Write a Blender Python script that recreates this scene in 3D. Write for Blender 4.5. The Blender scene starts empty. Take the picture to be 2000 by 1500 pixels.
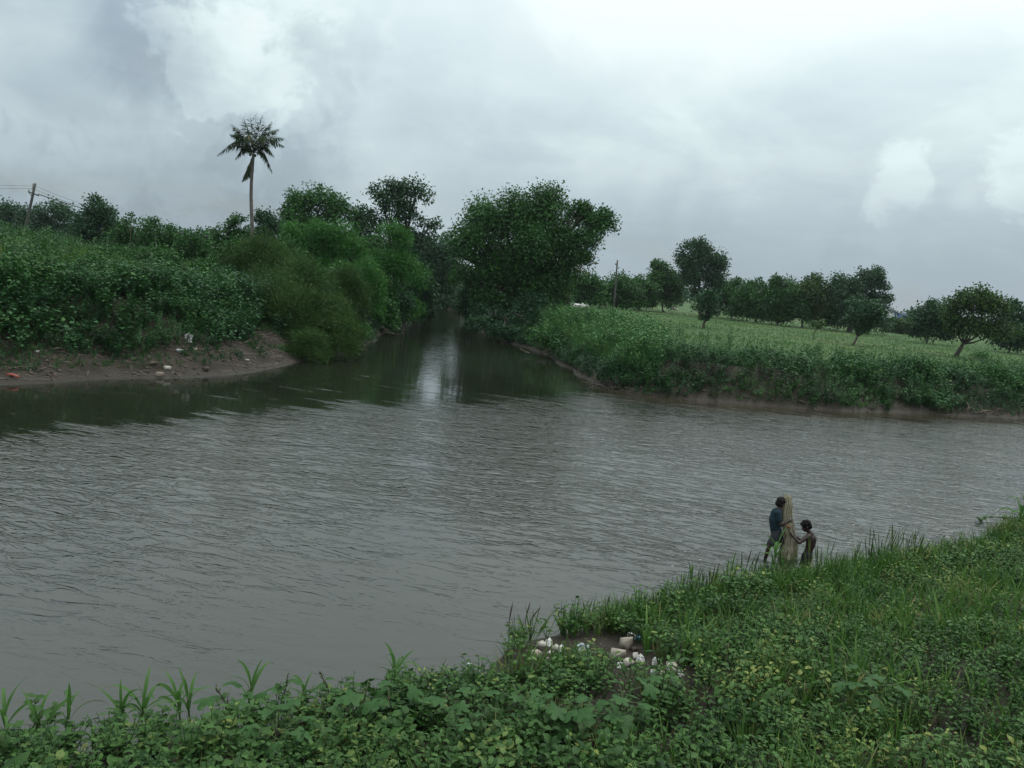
import bpy, bmesh, math
import numpy as np
from mathutils import Vector, Matrix

rng = np.random.default_rng(11)
SC = bpy.context.scene
COL = SC.collection

# ------------------------------------------------------------------ camera
FPX = 1570.0
PITCH, ROLL, EYE = math.radians(7.4), math.radians(6.0), 5.5
F = np.array([0, math.cos(PITCH), -math.sin(PITCH)])
R0 = np.array([1.0, 0, 0])
U0 = np.array([0, math.sin(PITCH), math.cos(PITCH)])
RT = math.cos(ROLL) * R0 + math.sin(ROLL) * U0
UP = -math.sin(ROLL) * R0 + math.cos(ROLL) * U0
CAMP = np.array([0, 0, EYE])
cam = bpy.data.cameras.new('camera')
cam.sensor_fit = 'HORIZONTAL'
cam.sensor_width = 36
cam.lens = 36 * FPX / 2000
cam.clip_start = 0.05
cam.clip_end = 6000
camo = bpy.data.objects.new('camera', cam)
COL.objects.link(camo)
M = Matrix(((RT[0], UP[0], -F[0], 0), (RT[1], UP[1], -F[1], 0), (RT[2], UP[2], -F[2], EYE), (0, 0, 0, 1)))
camo.matrix_world = M
SC.camera = camo

# ------------------------------------------------------------------ light
SUN_AZ, SUN_EL = math.radians(48), math.radians(64)
SDIR = np.array([math.sin(SUN_AZ) * math.cos(SUN_EL), math.cos(SUN_AZ) * math.cos(SUN_EL), math.sin(SUN_EL)])
sun = bpy.data.lights.new('sun', 'SUN')
sun.energy = 1.5
sun.angle = math.radians(14)
sun.color = (1.0, 0.96, 0.9)
suno = bpy.data.objects.new('sun', sun)
COL.objects.link(suno)
suno.rotation_euler = Vector(SDIR).to_track_quat('Z', 'Y').to_euler()
SC.view_settings.view_transform = 'Standard'
SC.view_settings.look = 'None'
SC.view_settings.gamma = 1
SC.view_settings.exposure = 0.0
SC.view_settings.use_curve_mapping = False
SC.cycles.use_denoising = True
SC.cycles.max_bounces = 6
SC.cycles.transparent_max_bounces = 4


def ray(x, y):
    return F + RT * (x - 1000) / FPX + UP * (750 - y) / FPX


def at(x, y, Y):
    d = ray(x, y)
    return CAMP + d * (Y / d[1])


def hit(x, y, z=0.0):
    d = ray(x, y)
    return CAMP + d * ((z - EYE) / d[2])


# ------------------------------------------------------------------ node helpers
class NT:
    def __init__(self, tree):
        self.t = tree
        tree.nodes.clear()

    def n(self, typ, ins=None, **kw):
        nd = self.t.nodes.new(typ)
        for k, v in kw.items():
            setattr(nd, k, v)
        for k, v in (ins or {}).items():
            s = nd.inputs[k]
            if isinstance(v, bpy.types.NodeSocket):
                self.t.links.new(v, s)
            else:
                s.default_value = v
        return nd

    def math(self, op, a, b=0.0, c=None, clamp=False):
        nd = self.t.nodes.new('ShaderNodeMath')
        nd.operation = op
        nd.use_clamp = clamp
        for i, v in enumerate((a, b) if c is None else (a, b, c)):
            if isinstance(v, bpy.types.NodeSocket):
                self.t.links.new(v, nd.inputs[i])
            else:
                nd.inputs[i].default_value = v
        return nd.outputs[0]

    def vmath(self, op, a, b=None, out=0):
        nd = self.t.nodes.new('ShaderNodeVectorMath')
        nd.operation = op
        for i, v in enumerate((a, b)):
            if v is None:
                continue
            if isinstance(v, bpy.types.NodeSocket):
                self.t.links.new(v, nd.inputs[i])
            else:
                nd.inputs[i].default_value = v
        return nd.outputs[out]

    def mix(self, fac, a, b, blend='MIX'):
        nd = self.t.nodes.new('ShaderNodeMix')
        nd.data_type = 'RGBA'
        nd.blend_type = blend
        for s, v in ((nd.inputs[0], fac), (nd.inputs[6], a), (nd.inputs[7], b)):
            if isinstance(v, bpy.types.NodeSocket):
                self.t.links.new(v, s)
            else:
                s.default_value = v if not isinstance(v, tuple) or len(v) == 4 else (*v, 1)
        return nd.outputs[2]

    def ramp(self, fac, stops, interp='LINEAR'):
        nd = self.t.nodes.new('ShaderNodeValToRGB')
        cr = nd.color_ramp
        cr.interpolation = interp
        while len(cr.elements) < len(stops):
            cr.elements.new(0.5)
        for e, (p, c) in zip(cr.elements, stops):
            e.position = p
            e.color = (*c, 1) if len(c) == 3 else c
        self.t.links.new(fac, nd.inputs[0])
        return nd.outputs[0]

    def smooth(self, v, a, b, o0=0.0, o1=1.0):
        nd = self.t.nodes.new('ShaderNodeMapRange')
        nd.interpolation_type = 'SMOOTHSTEP'
        self.t.links.new(v, nd.inputs[0])
        for i, q in enumerate((a, b, o0, o1)):
            nd.inputs[i + 1].default_value = q
        return nd.outputs[0]

    def noise(self, vec, scale, detail=4, rough=0.5, dist=0.0, out=0):
        nd = self.t.nodes.new('ShaderNodeTexNoise')
        self.t.links.new(vec, nd.inputs['Vector'])
        nd.inputs['Scale'].default_value = scale
        nd.inputs['Detail'].default_value = detail
        nd.inputs['Roughness'].default_value = rough
        nd.inputs['Distortion'].default_value = dist
        return nd.outputs[out]

    def link(self, a, b):
        self.t.links.new(a, b)


# ------------------------------------------------------------------ sky
world = bpy.data.worlds.new('World')
SC.world = world
world.use_nodes = True
w = NT(world.node_tree)
tc = w.n('ShaderNodeTexCoord')
d = w.vmath('NORMALIZE', tc.outputs['Generated'])
sep = w.n('ShaderNodeSeparateXYZ', {0: d})
zc = w.math('MAXIMUM', sep.outputs[2], 0.0)
den = w.math('ADD', zc, 0.22)
px_ = w.math('DIVIDE', sep.outputs[0], den)
py_ = w.math('DIVIDE', sep.outputs[1], den)
P = w.n('ShaderNodeCombineXYZ', {0: px_, 1: py_, 2: 3.7}).outputs[0]
n1 = w.noise(P, 1.1, 6, 0.5, 0.4)
n2 = w.noise(P, 3.6, 8, 0.58, 0.5)
n3 = w.noise(d, 9.0, 8, 0.62, 0.3)
n5 = w.noise(d, 16.0, 8, 0.6, 0.4)
n4 = w.noise(d, 5.0, 6, 0.6, 0.6)
nlow = w.noise(d, 2.6, 3, 0.5, 0.2)
nish = w.n('ShaderNodeTexSky', sky_type='NISHITA', sun_disc=False, sun_elevation=SUN_EL, sun_rotation=SUN_AZ,
           air_density=1.0, dust_density=2.0)
# cloud sheet: thicker and greyer away from the sun, thin and bright towards it
dot = w.vmath('DOT_PRODUCT', d, tuple(SDIR), out=1)
glow = w.smooth(dot, 0.35, 1.0)
e1 = w.smooth(zc, 0.0, 0.27)
f = w.math('MULTIPLY_ADD', glow, 0.30, 0.365)
f = w.math('MULTIPLY_ADD', e1, 0.42, f)
f = w.math('MULTIPLY_ADD', w.smooth(zc, 0.18, 0.52), 0.34, f)
f = w.math('MULTIPLY_ADD', w.math('SUBTRACT', n1, 0.5), w.math('MULTIPLY_ADD', e1, 0.34, 0.10), f)
f = w.math('MULTIPLY_ADD', w.math('SUBTRACT', n2, 0.5), w.math('MULTIPLY_ADD', e1, 0.26, 0.08), f)


def cloud(cx, cy, r, soft, amp, ns, gain, fin):
    c = ray(cx, cy)
    c = c / np.linalg.norm(c)
    dist = w.vmath('DISTANCE', d, tuple(c), out=1)
    q = w.math('MULTIPLY_ADD', w.math('SUBTRACT', ns, 0.5), amp, dist)
    m = w.smooth(q, r + soft, r - soft)
    return w.math('MULTIPLY_ADD', m, gain, fin)


f = cloud(1750, 500, 0.40, 0.22, 0.25, nlow, -0.21, f)
f = cloud(220, 330, 0.22, 0.10, 0.36, n3, -0.34, f)
f = cloud(230, 40, 0.21, 0.04, 0.52, n5, 0.11, f)
f = cloud(90, 190, 0.10, 0.06, 0.30, n3, 0.16, f)
f = cloud(430, 110, 0.065, 0.015, 0.26, n5, 0.18, f)
f = cloud(330, 60, 0.05, 0.03, 0.22, n4, -0.20, f)
f = cloud(120, 50, 0.06, 0.04, 0.22, n4, -0.10, f)
f = cloud(560, 190, 0.024, 0.012, 0.12, n3, 0.14, f)
f = cloud(720, 290, 0.07, 0.04, 0.20, n3, 0.07, f)
f = cloud(1240, 40, 0.18, 0.08, 0.36, n4, 0.17, f)
f = cloud(1560, 60, 0.24, 0.10, 0.36, n3, 0.07, f)
f = cloud(1900, 40, 0.14, 0.08, 0.24, n3, 0.06, f)
f = cloud(1762, 345, 0.036, 0.009, 0.12, n5, 0.14, f)
f = cloud(1985, 362, 0.040, 0.009, 0.12, n5, 0.18, f)
f = cloud(1880, 385, 0.010, 0.008, 0.03, n3, 0.06, f)
sheet = w.ramp(f, [(0.0, (0.28, 0.35, 0.40)), (0.26, (0.39, 0.48, 0.54)), (0.42, (0.50, 0.605, 0.66)),
                   (0.58, (0.63, 0.745, 0.78)), (0.80, (0.80, 0.94, 0.945)), (1.0, (0.90, 1.0, 1.0))])
blue = w.n('ShaderNodeMix', {0: 1.0, 6: nish.outputs[0], 7: (0.1, 0.1, 0.1, 1)}, data_type='RGBA', blend_type='MULTIPLY').outputs[2]
gap = w.smooth(n1, 0.52, 0.40, 0.06, 0.22)
skyc = w.mix(gap, sheet, blue)
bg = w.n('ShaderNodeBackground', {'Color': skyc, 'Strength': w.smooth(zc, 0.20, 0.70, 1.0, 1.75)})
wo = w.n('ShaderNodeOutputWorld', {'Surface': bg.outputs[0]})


# ------------------------------------------------------------------ materials
MATS = {}


def newmat(name):
    m = bpy.data.materials.new(name)
    m.use_nodes = True
    MATS[name] = m
    return m, NT(m.node_tree)


def leafmat(name, c1, c2, c3=None, rough=0.50, trans=0.15, spec=0.12, nscale=0.6):
    """leaf: each leaf its own tone between c1 and c2, some aged to c3; patches by noise"""
    m, t = newmat(name)
    g = t.n('ShaderNodeNewGeometry')
    tcn = t.n('ShaderNodeTexCoord')
    rnd = g.outputs['Random Per Island']
    nz = t.noise(tcn.outputs['Object'], nscale, 3, 0.5)
    fac = t.math('MULTIPLY_ADD', t.math('SUBTRACT', nz, 0.5), 1.8, rnd, clamp=True)
    c3 = c3 or c2
    col = t.ramp(fac, [(0.0, c1), (0.95, c2), (1.0, c3)])
    fine = t.noise(tcn.outputs['Object'], 55.0, 3, 0.6)
    col = t.mix(1.0, col, t.ramp(fine, [(0.3, (0.78, 0.80, 0.74)), (0.7, (1.16, 1.14, 1.12))]), 'MULTIPLY')
    pr = t.n('ShaderNodeBsdfPrincipled', {'Base Color': col, 'Roughness': rough, 'Specular IOR Level': spec})
    tcol = t.mix(0.5, col, (0.06, 0.19, 0.025), 'MIX')
    tr = t.n('ShaderNodeBsdfTranslucent', {'Color': tcol})
    mx = t.n('ShaderNodeMixShader', {0: trans, 1: pr.outputs[0], 2: tr.outputs[0]})
    t.n('ShaderNodeOutputMaterial', {'Surface': mx.outputs[0]})
    return m


def plainmat(name, c1, c2, rough=0.7, scale=8.0, spec=0.3, bump=0.0, detail=5, metallic=0.0):
    m, t = newmat(name)
    tcn = t.n('ShaderNodeTexCoord')
    nz = t.noise(tcn.outputs['Object'], scale, detail, 0.6)
    col = t.ramp(nz, [(0.3, c1), (0.7, c2)])
    ins = {'Base Color': col, 'Roughness': rough, 'Specular IOR Level': spec, 'Metallic': metallic}
    if bump:
        b = t.n('ShaderNodeBump', {'Height': nz, 'Strength': 1.0, 'Distance': bump})
        ins['Normal'] = b.outputs[0]
    pr = t.n('ShaderNodeBsdfPrincipled', ins)
    t.n('ShaderNodeOutputMaterial', {'Surface': pr.outputs[0]})
    return m


leafmat('leaf_weed', (0.013, 0.040, 0.009), (0.053, 0.114, 0.030), (0.10, 0.145, 0.04), nscale=0.9)
leafmat('leaf_small', (0.013, 0.040, 0.009), (0.065, 0.139, 0.035), (0.16, 0.19, 0.05), nscale=0.7)
leafmat('leaf_lobed', (0.017, 0.056, 0.015), (0.039, 0.095, 0.027), (0.09, 0.15, 0.04), nscale=2.0)
leafmat('leaf_blade', (0.034, 0.100, 0.026), (0.095, 0.180, 0.050), (0.14, 0.20, 0.05), trans=0.32)
leafmat('leaf_grass', (0.022, 0.064, 0.014), (0.105, 0.185, 0.044), (0.22, 0.20, 0.09), trans=0.32)
leafmat('leaf_creeper', (0.007, 0.028, 0.010), (0.048, 0.133, 0.045), (0.07, 0.15, 0.04), nscale=0.35)
leafmat('leaf_reed', (0.032, 0.104, 0.032), (0.095, 0.212, 0.069), (0.12, 0.18, 0.06), nscale=0.4)
leafmat('leaf_field', (0.064, 0.147, 0.043), (0.104, 0.191, 0.061), (0.13, 0.17, 0.06), nscale=0.12)
leafmat('leaf_dry', (0.12, 0.095, 0.05), (0.24, 0.19, 0.10), rough=0.7)
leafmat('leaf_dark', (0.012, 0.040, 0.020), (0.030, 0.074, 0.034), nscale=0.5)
leafmat('leaf_mid', (0.012, 0.046, 0.012), (0.048, 0.129, 0.033), nscale=0.35)
leafmat('leaf_bright', (0.018, 0.080, 0.014), (0.048, 0.155, 0.028), trans=0.3, nscale=0.3)
leafmat('leaf_olive', (0.022, 0.052, 0.014), (0.048, 0.092, 0.024), nscale=0.3)
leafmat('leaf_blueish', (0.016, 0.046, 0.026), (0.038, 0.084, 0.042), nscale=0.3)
leafmat('leaf_palm', (0.019, 0.036, 0.018), (0.050, 0.074, 0.036), (0.16, 0.15, 0.08), trans=0.12)
plainmat('bark', (0.042, 0.036, 0.028), (0.10, 0.086, 0.07), 0.85, 5.0, bump=0.02)
plainmat('bark_dark', (0.022, 0.019, 0.015), (0.055, 0.048, 0.040), 0.85, 5.0, bump=0.02)
plainmat('palm_bark', (0.06, 0.055, 0.048), (0.14, 0.13, 0.115), 0.85, 3.0, bump=0.02)
plainmat('stem', (0.045, 0.07, 0.03), (0.09, 0.11, 0.045), 0.6, 20)
plainmat('stem_dark', (0.03, 0.022, 0.018), (0.07, 0.045, 0.035), 0.6, 20)
plainmat('pole_metal', (0.035, 0.033, 0.032), (0.085, 0.08, 0.075), 0.7, 6)
plainmat('insulator', (0.35, 0.34, 0.33), (0.55, 0.53, 0.5), 0.3, 6)
plainmat('wire', (0.02, 0.02, 0.02), (0.05, 0.05, 0.05), 0.5, 6)
plainmat('skin', (0.017, 0.010, 0.007), (0.030, 0.017, 0.012), 0.5, 14, spec=0.4)
plainmat('hair', (0.005, 0.004, 0.004), (0.010, 0.009, 0.008), 0.75, 60, spec=0.12)
plainmat('shirt_blue', (0.005, 0.016, 0.024), (0.010, 0.028, 0.040), 0.85, 14)
plainmat('shorts_dark', (0.006, 0.007, 0.009), (0.014, 0.015, 0.018), 0.85, 14)
plainmat('plaster', (0.20, 0.18, 0.15), (0.50, 0.47, 0.41), 0.85, 7, bump=0.006)
plainmat('brick_tan', (0.17, 0.145, 0.115), (0.36, 0.32, 0.265), 0.85, 9, bump=0.006)
plainmat('plastic_white', (0.24, 0.24, 0.22), (0.52, 0.52, 0.50), 0.35, 6, spec=0.5)
plainmat('plastic_blue', (0.03, 0.18, 0.34), (0.05, 0.26, 0.44), 0.35, 6, spec=0.5)
plainmat('plastic_grey', (0.20, 0.23, 0.24), (0.38, 0.42, 0.43), 0.3, 12, spec=0.5)
plainmat('plastic_red', (0.22, 0.04, 0.03), (0.34, 0.08, 0.06), 0.4, 6)
plainmat('plastic_teal', (0.04, 0.16, 0.15), (0.07, 0.24, 0.22), 0.4, 6)
plainmat('rag', (0.05, 0.045, 0.04), (0.20, 0.19, 0.17), 0.9, 9)
plainmat('drift', (0.10, 0.08, 0.065), (0.24, 0.20, 0.16), 0.9, 6)
plainmat('clod', (0.040, 0.031, 0.023), (0.085, 0.066, 0.050), 0.8, 8, bump=0.01)
plainmat('cowhide', (0.42, 0.40, 0.37), (0.60, 0.58, 0.55), 0.8, 3)
plainmat('wall_white', (0.42, 0.44, 0.45), (0.55, 0.57, 0.58), 0.7, 0.6)
plainmat('wall_blue', (0.05, 0.10, 0.24), (0.07, 0.14, 0.30), 0.6, 0.6)
plainmat('roof_sheet', (0.11, 0.13, 0.17), (0.17, 0.20, 0.25), 0.5, 0.6)
# net: knotted mesh seen as a dense bundle
m, t = newmat('net')
tcn = t.n('ShaderNodeTexCoord')
wv = t.n('ShaderNodeTexWave', {'Vector': tcn.outputs['Object'], 'Scale': 9.0, 'Distortion': 5.0, 'Detail': 3.0})
nz = t.noise(tcn.outputs['Object'], 60, 3, 0.6)
fac = t.math('MULTIPLY_ADD', nz, 0.6, t.math('MULTIPLY', wv.outputs[1], 0.4))
col = t.ramp(fac, [(0.25, (0.15, 0.13, 0.085)), (0.5, (0.34, 0.30, 0.21)), (0.75, (0.54, 0.49, 0.37))])
bmp = t.n('ShaderNodeBump', {'Height': fac, 'Strength': 1.0, 'Distance': 0.012})
pr = t.n('ShaderNodeBsdfPrincipled', {'Base Color': col, 'Roughness': 0.7, 'Normal': bmp.outputs[0]})
tr = t.n('ShaderNodeBsdfTranslucent', {'Color': (0.35, 0.29, 0.18, 1)})
mx = t.n('ShaderNodeMixShader', {0: 0.3, 1: pr.outputs[0], 2: tr.outputs[0]})
t.n('ShaderNodeOutputMaterial', {'Surface': mx.outputs[0]})


# ------------------------------------------------------------------ mesh helpers
def mesh(name, V, T, mat, smooth=False):
    V = np.ascontiguousarray(V, dtype=np.float32)
    T = np.ascontiguousarray(T, dtype=np.int32)
    me = bpy.data.meshes.new(name)
    me.vertices.add(len(V))
    me.vertices.foreach_set('co', V.ravel())
    k = T.shape[1]
    me.loops.add(T.size)
    me.loops.foreach_set('vertex_index', T.ravel())
    me.polygons.add(len(T))
    me.polygons.foreach_set('loop_start', np.arange(0, T.size, k, dtype=np.int32))
    me.polygons.foreach_set('loop_total', np.full(len(T), k, dtype=np.int32))
    if smooth:
        me.polygons.foreach_set('use_smooth', np.ones(len(T), dtype=bool))
    me.update(calc_edges=True)
    me.materials.append(MATS[mat] if isinstance(mat, str) else mat)
    return me


def obj(name, me, parent=None, loc=None):
    o = bpy.data.objects.new(name, me)
    COL.objects.link(o)
    if parent is not None:
        o.parent = parent
    if loc is not None:
        o.location = [float(c) for c in loc]
    return o


def tag(o, label=None, cat=None, group=None, kind=None):
    if label:
        o['label'] = label
    if cat:
        o['category'] = cat
    if group:
        o['group'] = group
    if kind:
        o['kind'] = kind
    return o


def thing(name, label, cat, loc, group=None):
    o = obj(name, None, None, loc)
    o.empty_display_size = 0.2
    return tag(o, label, cat, group)


def join(parts):
    Vs, Ts, k = [], [], 0
    for V, T in parts:
        Vs.append(V)
        Ts.append(T + k)
        k += len(V)
    return np.concatenate(Vs), np.concatenate(Ts)


def norm(a):
    return a / np.maximum(np.linalg.norm(a, axis=-1, keepdims=True), 1e-9)


def frames(yaxis, zhint):
    """rotation matrices with local +Y along yaxis, +Z close to zhint"""
    y = norm(yaxis)
    x = norm(np.cross(y, zhint))
    z = np.cross(x, y)
    return np.stack([x, y, z], axis=-1)


def inst(tmpl, pos, rot, scale):
    """copies of a template: pos (N,3), rot (N,3,3), scale (N,) or (N,3)"""
    V, T = tmpl
    N = len(pos)
    scale = np.asarray(scale, dtype=float)
    if scale.ndim == 1:
        scale = np.repeat(scale[:, None], 3, 1)
    VV = np.einsum('nij,nvj->nvi', rot, V[None] * scale[:, None, :]) + pos[:, None, :]
    TT = T[None] + (np.arange(N) * len(V))[:, None, None]
    return VV.reshape(-1, 3), TT.reshape(-1, T.shape[1])


def tube(path, radii, sides=6, cap=True):
    path = np.asarray(path, float)
    n = len(path)
    radii = np.broadcast_to(np.asarray(radii, float), (n,))
    tan = norm(np.gradient(path, axis=0))
    ref = np.array([0.31, 0.87, 0.12]) if abs(tan[0][2]) > 0.5 else np.array([0.1, 0.05, 1.0])
    u = norm(np.cross(tan, ref))
    v = np.cross(tan, u)
    a = np.linspace(0, 2 * np.pi, sides, endpoint=False)
    V = path[:, None] + radii[:, None, None] * (np.cos(a)[None, :, None] * u[:, None] + np.sin(a)[None, :, None] * v[:, None])
    V = V.reshape(-1, 3)
    T = []
    for i in range(n - 1):
        for j in range(sides):
            p, q = i * sides + j, i * sides + (j + 1) % sides
            T += [(p, q, q + sides), (p, q + sides, p + sides)]
    if cap:
        c0, c1 = len(V), len(V) + 1
        V = np.vstack([V, path[0], path[-1]])
        for j in range(sides):
            T.append((c0, (j + 1) % sides, j))
            T.append((c1, (n - 1) * sides + j, (n - 1) * sides + (j + 1) % sides))
    return V, np.array(T)


def curve(pts, n=12):
    """smooth path through points (Catmull-Rom)"""
    p = np.asarray(pts, float)
    if len(p) == 2:
        return p[0] + (p[1] - p[0]) * np.linspace(0, 1, n)[:, None]
    p = np.vstack([2 * p[0] - p[1], p, 2 * p[-1] - p[-2]])
    out = []
    m_ = len(p) - 3
    for s in np.linspace(0, m_, n):
        i = min(int(s), m_ - 1)
        u = s - i
        a, b, c, e = p[i:i + 4]
        out.append(0.5 * ((2 * b) + (c - a) * u + (2 * a - 5 * b + 4 * c - e) * u * u + (-a + 3 * b - 3 * c + e) * u ** 3))
    return np.array(out)


_NG = rng.random((256, 256))


def vnoise(x, y, s):
    x, y = np.asarray(x) / s, np.asarray(y) / s
    i, j = np.floor(x).astype(int), np.floor(y).astype(int)
    u, v = x - i, y - j
    u, v = u * u * (3 - 2 * u), v * v * (3 - 2 * v)
    g = lambda a, b: _NG[a & 255, b & 255]
    return (g(i, j) * (1 - u) + g(i + 1, j) * u) * (1 - v) + (g(i, j + 1) * (1 - u) + g(i + 1, j + 1) * u) * v


def fb(x, y, s):
    return (vnoise(x, y, s) + 0.5 * vnoise(x + 31, y + 7, s / 2.1) + 0.25 * vnoise(x - 9, y + 55, s / 4.3)) / 1.75


def sdist(px, py, poly):
    """signed distance to polygon, positive inside"""
    px, py = np.asarray(px, float), np.asarray(py, float)
    dmin = np.full(px.shape, 1e18)
    ins = np.zeros(px.shape, bool)
    n = len(poly)
    for i in range(n):
        ax, ay = poly[i]
        bx, by = poly[(i + 1) % n]
        ex, ey = bx - ax, by - ay
        tt = np.clip(((px - ax) * ex + (py - ay) * ey) / (ex * ex + ey * ey + 1e-12), 0, 1)
        dmin = np.minimum(dmin, (px - ax - tt * ex) ** 2 + (py - ay - tt * ey) ** 2)
        c = (ay > py) != (by > py)
        with np.errstate(divide='ignore', invalid='ignore'):
            xi = ax + (py - ay) * ex / (ey if ey else 1e-12)
        ins ^= c & (px < xi)
    return np.where(ins, 1, -1) * np.sqrt(dmin)


def sstep(x, a, b):
    t_ = np.clip((x - a) / (b - a), 0, 1)
    return t_ * t_ * (3 - 2 * t_)


# ------------------------------------------------------------------ terrain
NEAR = [(-60, -40), (-30, -13), (-12, 2.5)] + [tuple(hit(x, y, 0.35)[:2]) for x, y in
        [(0, 1425), (200, 1415), (500, 1375), (700, 1335), (800, 1305), (925, 1288), (965, 1250), (1010, 1212), (1150, 1190), (1330, 1145),
         (1500, 1118), (1700, 1088), (1900, 1042), (2000, 1004)]] + [(24, 31), (45, 44), (130, 82), (400, 150), (400, -300), (-60, -300)]
LEFT = [(-300, -120), (-100, -25), (-45, 5), (-25, 20.5)] + [tuple(hit(x, y)[:2]) for x, y in
        [(0, 755), (150, 746), (300, 740), (430, 735), (500, 727), (540, 717), (590, 702), (690, 690), (735, 657), (790, 634)]] + \
       [(-13.5, 100), (-21, 124), (-60, 158), (-400, 200), (-3000, 400), (-3000, -120)]
RIGHT = [(400, 190), (160, 108), (60, 64)] + [tuple(hit(x, y)[:2]) for x, y in
        [(2000, 815), (1800, 808), (1600, 800), (1400, 785), (1250, 770), (1160, 748), (1110, 718), (1060, 690), (960, 658)]] + \
        [(-6.5, 96), (-8, 114), (-17, 139), (-60, 178), (-400, 235), (-3000, 480), (-3000, 4000), (4000, 4000), (4000, 190)]


def prof(sd, pts):
    xs, zs = zip(*pts)
    return np.interp(sd, xs, zs)


def height(x, y):
    x, y = np.asarray(x, float), np.asarray(y, float)
    jx = 0.7 * (fb(x, y, 3.1) - 0.5)
    jx = jx * np.clip(np.hypot(x, y) / 20, 0.4, 2.5)
    a = sdist(x, y, NEAR) + 0.5 * jx
    zn = prof(a, [(-6, -1.4), (-1, -0.38), (0, 0), (0.35, 0.18), (1.2, 0.34), (3.5, 0.85), (8.5, 2.5), (11, 3.6), (16, 4.0), (100, 4.5)])
    zn = zn + 0.22 * (fb(x + 5, y, 1.6) - 0.5) * sstep(a, 0.2, 1.5)
    b = sdist(x, y, LEFT) + jx
    beach = 1 - sstep(y, 40, 50)
    zl1 = prof(b, [(-6, -1.4), (-1, -0.3), (0, 0), (0.4, 0.12), (2.2, 0.85), (3.2, 1.3), (5.2, 2.8), (8, 3.2), (30, 3.9), (80, 4.9), (400, 6.0)])
    zl2 = prof(b, [(-6, -1.4), (-1, -0.5), (0, 0), (0.5, 0.35), (2.2, 1.7), (4, 2.7), (8, 3.2), (30, 3.9), (80, 4.7), (400, 5.5)])
    zl = zl1 * beach + zl2 * (1 - beach)
    zl = zl + 0.35 * (fb(x, y + 40, 2.4) - 0.5) * sstep(b, 0.3, 2.5)
    c = sdist(x, y, RIGHT) + jx
    zr = prof(c, [(-6, -1.4), (-1, -0.45), (0, 0), (0.35, 0.3), (1.4, 0.95), (2.6, 1.75), (4, 2.0), (40, 2.3), (120, 2.75), (600, 4.0)])
    zr = zr + 0.25 * (fb(x + 90, y, 2.4) - 0.5) * sstep(c, 0.3, 2.5)
    return np.maximum(np.maximum(zn, zl), zr), a, b, c


def H(x, y):
    return height(np.atleast_1d(x), np.atleast_1d(y))[0]


def ground_hit(x, y):
    dd = ray(x, y)
    tt = np.concatenate([np.arange(3, 40, 0.05), np.arange(40, 400, 0.4)])
    P_ = CAMP + dd * tt[:, None]
    z = np.maximum(height(P_[:, 0], P_[:, 1])[0], 0)
    k = np.argmax(P_[:, 2] < z)
    return P_[k]


def axis(*segs):
    out = []
    for a, b, s in segs:
        out.append(np.arange(a, b, s))
    out.append([segs[-1][1]])
    return np.concatenate(out)


gx = axis((-3000, -400, 260), (-400, -100, 25), (-100, -34, 3), (-34, 40, 0.42), (40, 110, 3), (110, 400, 25), (400, 3000, 260))
gy = axis((-200, -30, 20), (-30, 2, 2), (2, 58, 0.36), (58, 130, 1.2), (130, 260, 6), (260, 700, 40), (700, 4000, 330))
X, Y = np.meshgrid(gx, gy)
Z, sa, sb, sc_ = height(X, Y)
nx, ny = len(gx), len(gy)
ii, jj = np.meshgrid(np.arange(nx - 1), np.arange(ny - 1))
q0 = (jj * nx + ii).ravel()
quads = np.stack([q0, q0 + 1, q0 + nx + 1, q0 + nx], 1)
m, t = newmat('earth')
attr = t.n('ShaderNodeAttribute', attribute_name='grass')
geo = t.n('ShaderNodeNewGeometry')
pos = geo.outputs['Position']
nA = t.noise(pos, 1.1, 8, 0.6)
nB = t.noise(pos, 9.0, 6, 0.65)
nC = t.noise(pos, 0.08, 3, 0.5)
mud = t.ramp(nA, [(0.3, (0.015, 0.013, 0.009)), (0.55, (0.030, 0.026, 0.019)), (0.75, (0.054, 0.047, 0.036))])
mud = t.mix(t.math('MULTIPLY', nB, 0.5), mud, (0.050, 0.040, 0.030))
gr = t.ramp(nA, [(0.3, (0.030, 0.068, 0.020)), (0.7, (0.052, 0.098, 0.031))])
gr = t.mix(t.smooth(nC, 0.45, 0.65, 0.0, 0.4), gr, (0.10, 0.12, 0.04))
gfac = t.smooth(t.math('MULTIPLY_ADD', t.math('SUBTRACT', nA, 0.5), 0.8, attr.outputs['Fac']), 0.35, 0.65)
col = t.mix(gfac, mud, gr)
sepz = t.n('ShaderNodeSeparateXYZ', {0: pos})
wet = t.smooth(sepz.outputs[2], 0.30, 0.04)
rgh = t.math('MULTIPLY_ADD', wet, -0.35, 0.92)
col = t.mix(t.math('MULTIPLY', wet, 0.45), col, (0.030, 0.024, 0.018))
hb = t.math('MULTIPLY_ADD', nB, 0.35, nA)
bm_ = t.n('ShaderNodeBump', {'Height': hb, 'Strength': 1.0, 'Distance': 0.22})
pr = t.n('ShaderNodeBsdfPrincipled', {'Base Color': col, 'Roughness': rgh, 'Normal': bm_.outputs[0], 'Specular IOR Level': 0.2})
t.n('ShaderNodeOutputMaterial', {'Surface': pr.outputs[0]})
me = mesh('ground', np.stack([X, Y, Z], -1).reshape(-1, 3), quads, 'earth', smooth=True)
gattr = np.maximum(np.maximum(sstep(sb, 6, 9), sstep(sc_, 2.5, 4.5)), sstep(sa, 60, 80)).ravel()
at_ = me.attributes.new('grass', 'FLOAT', 'POINT')
at_.data.foreach_set('value', gattr.astype(np.float32))
tag(obj('ground', me), kind='structure')

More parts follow.
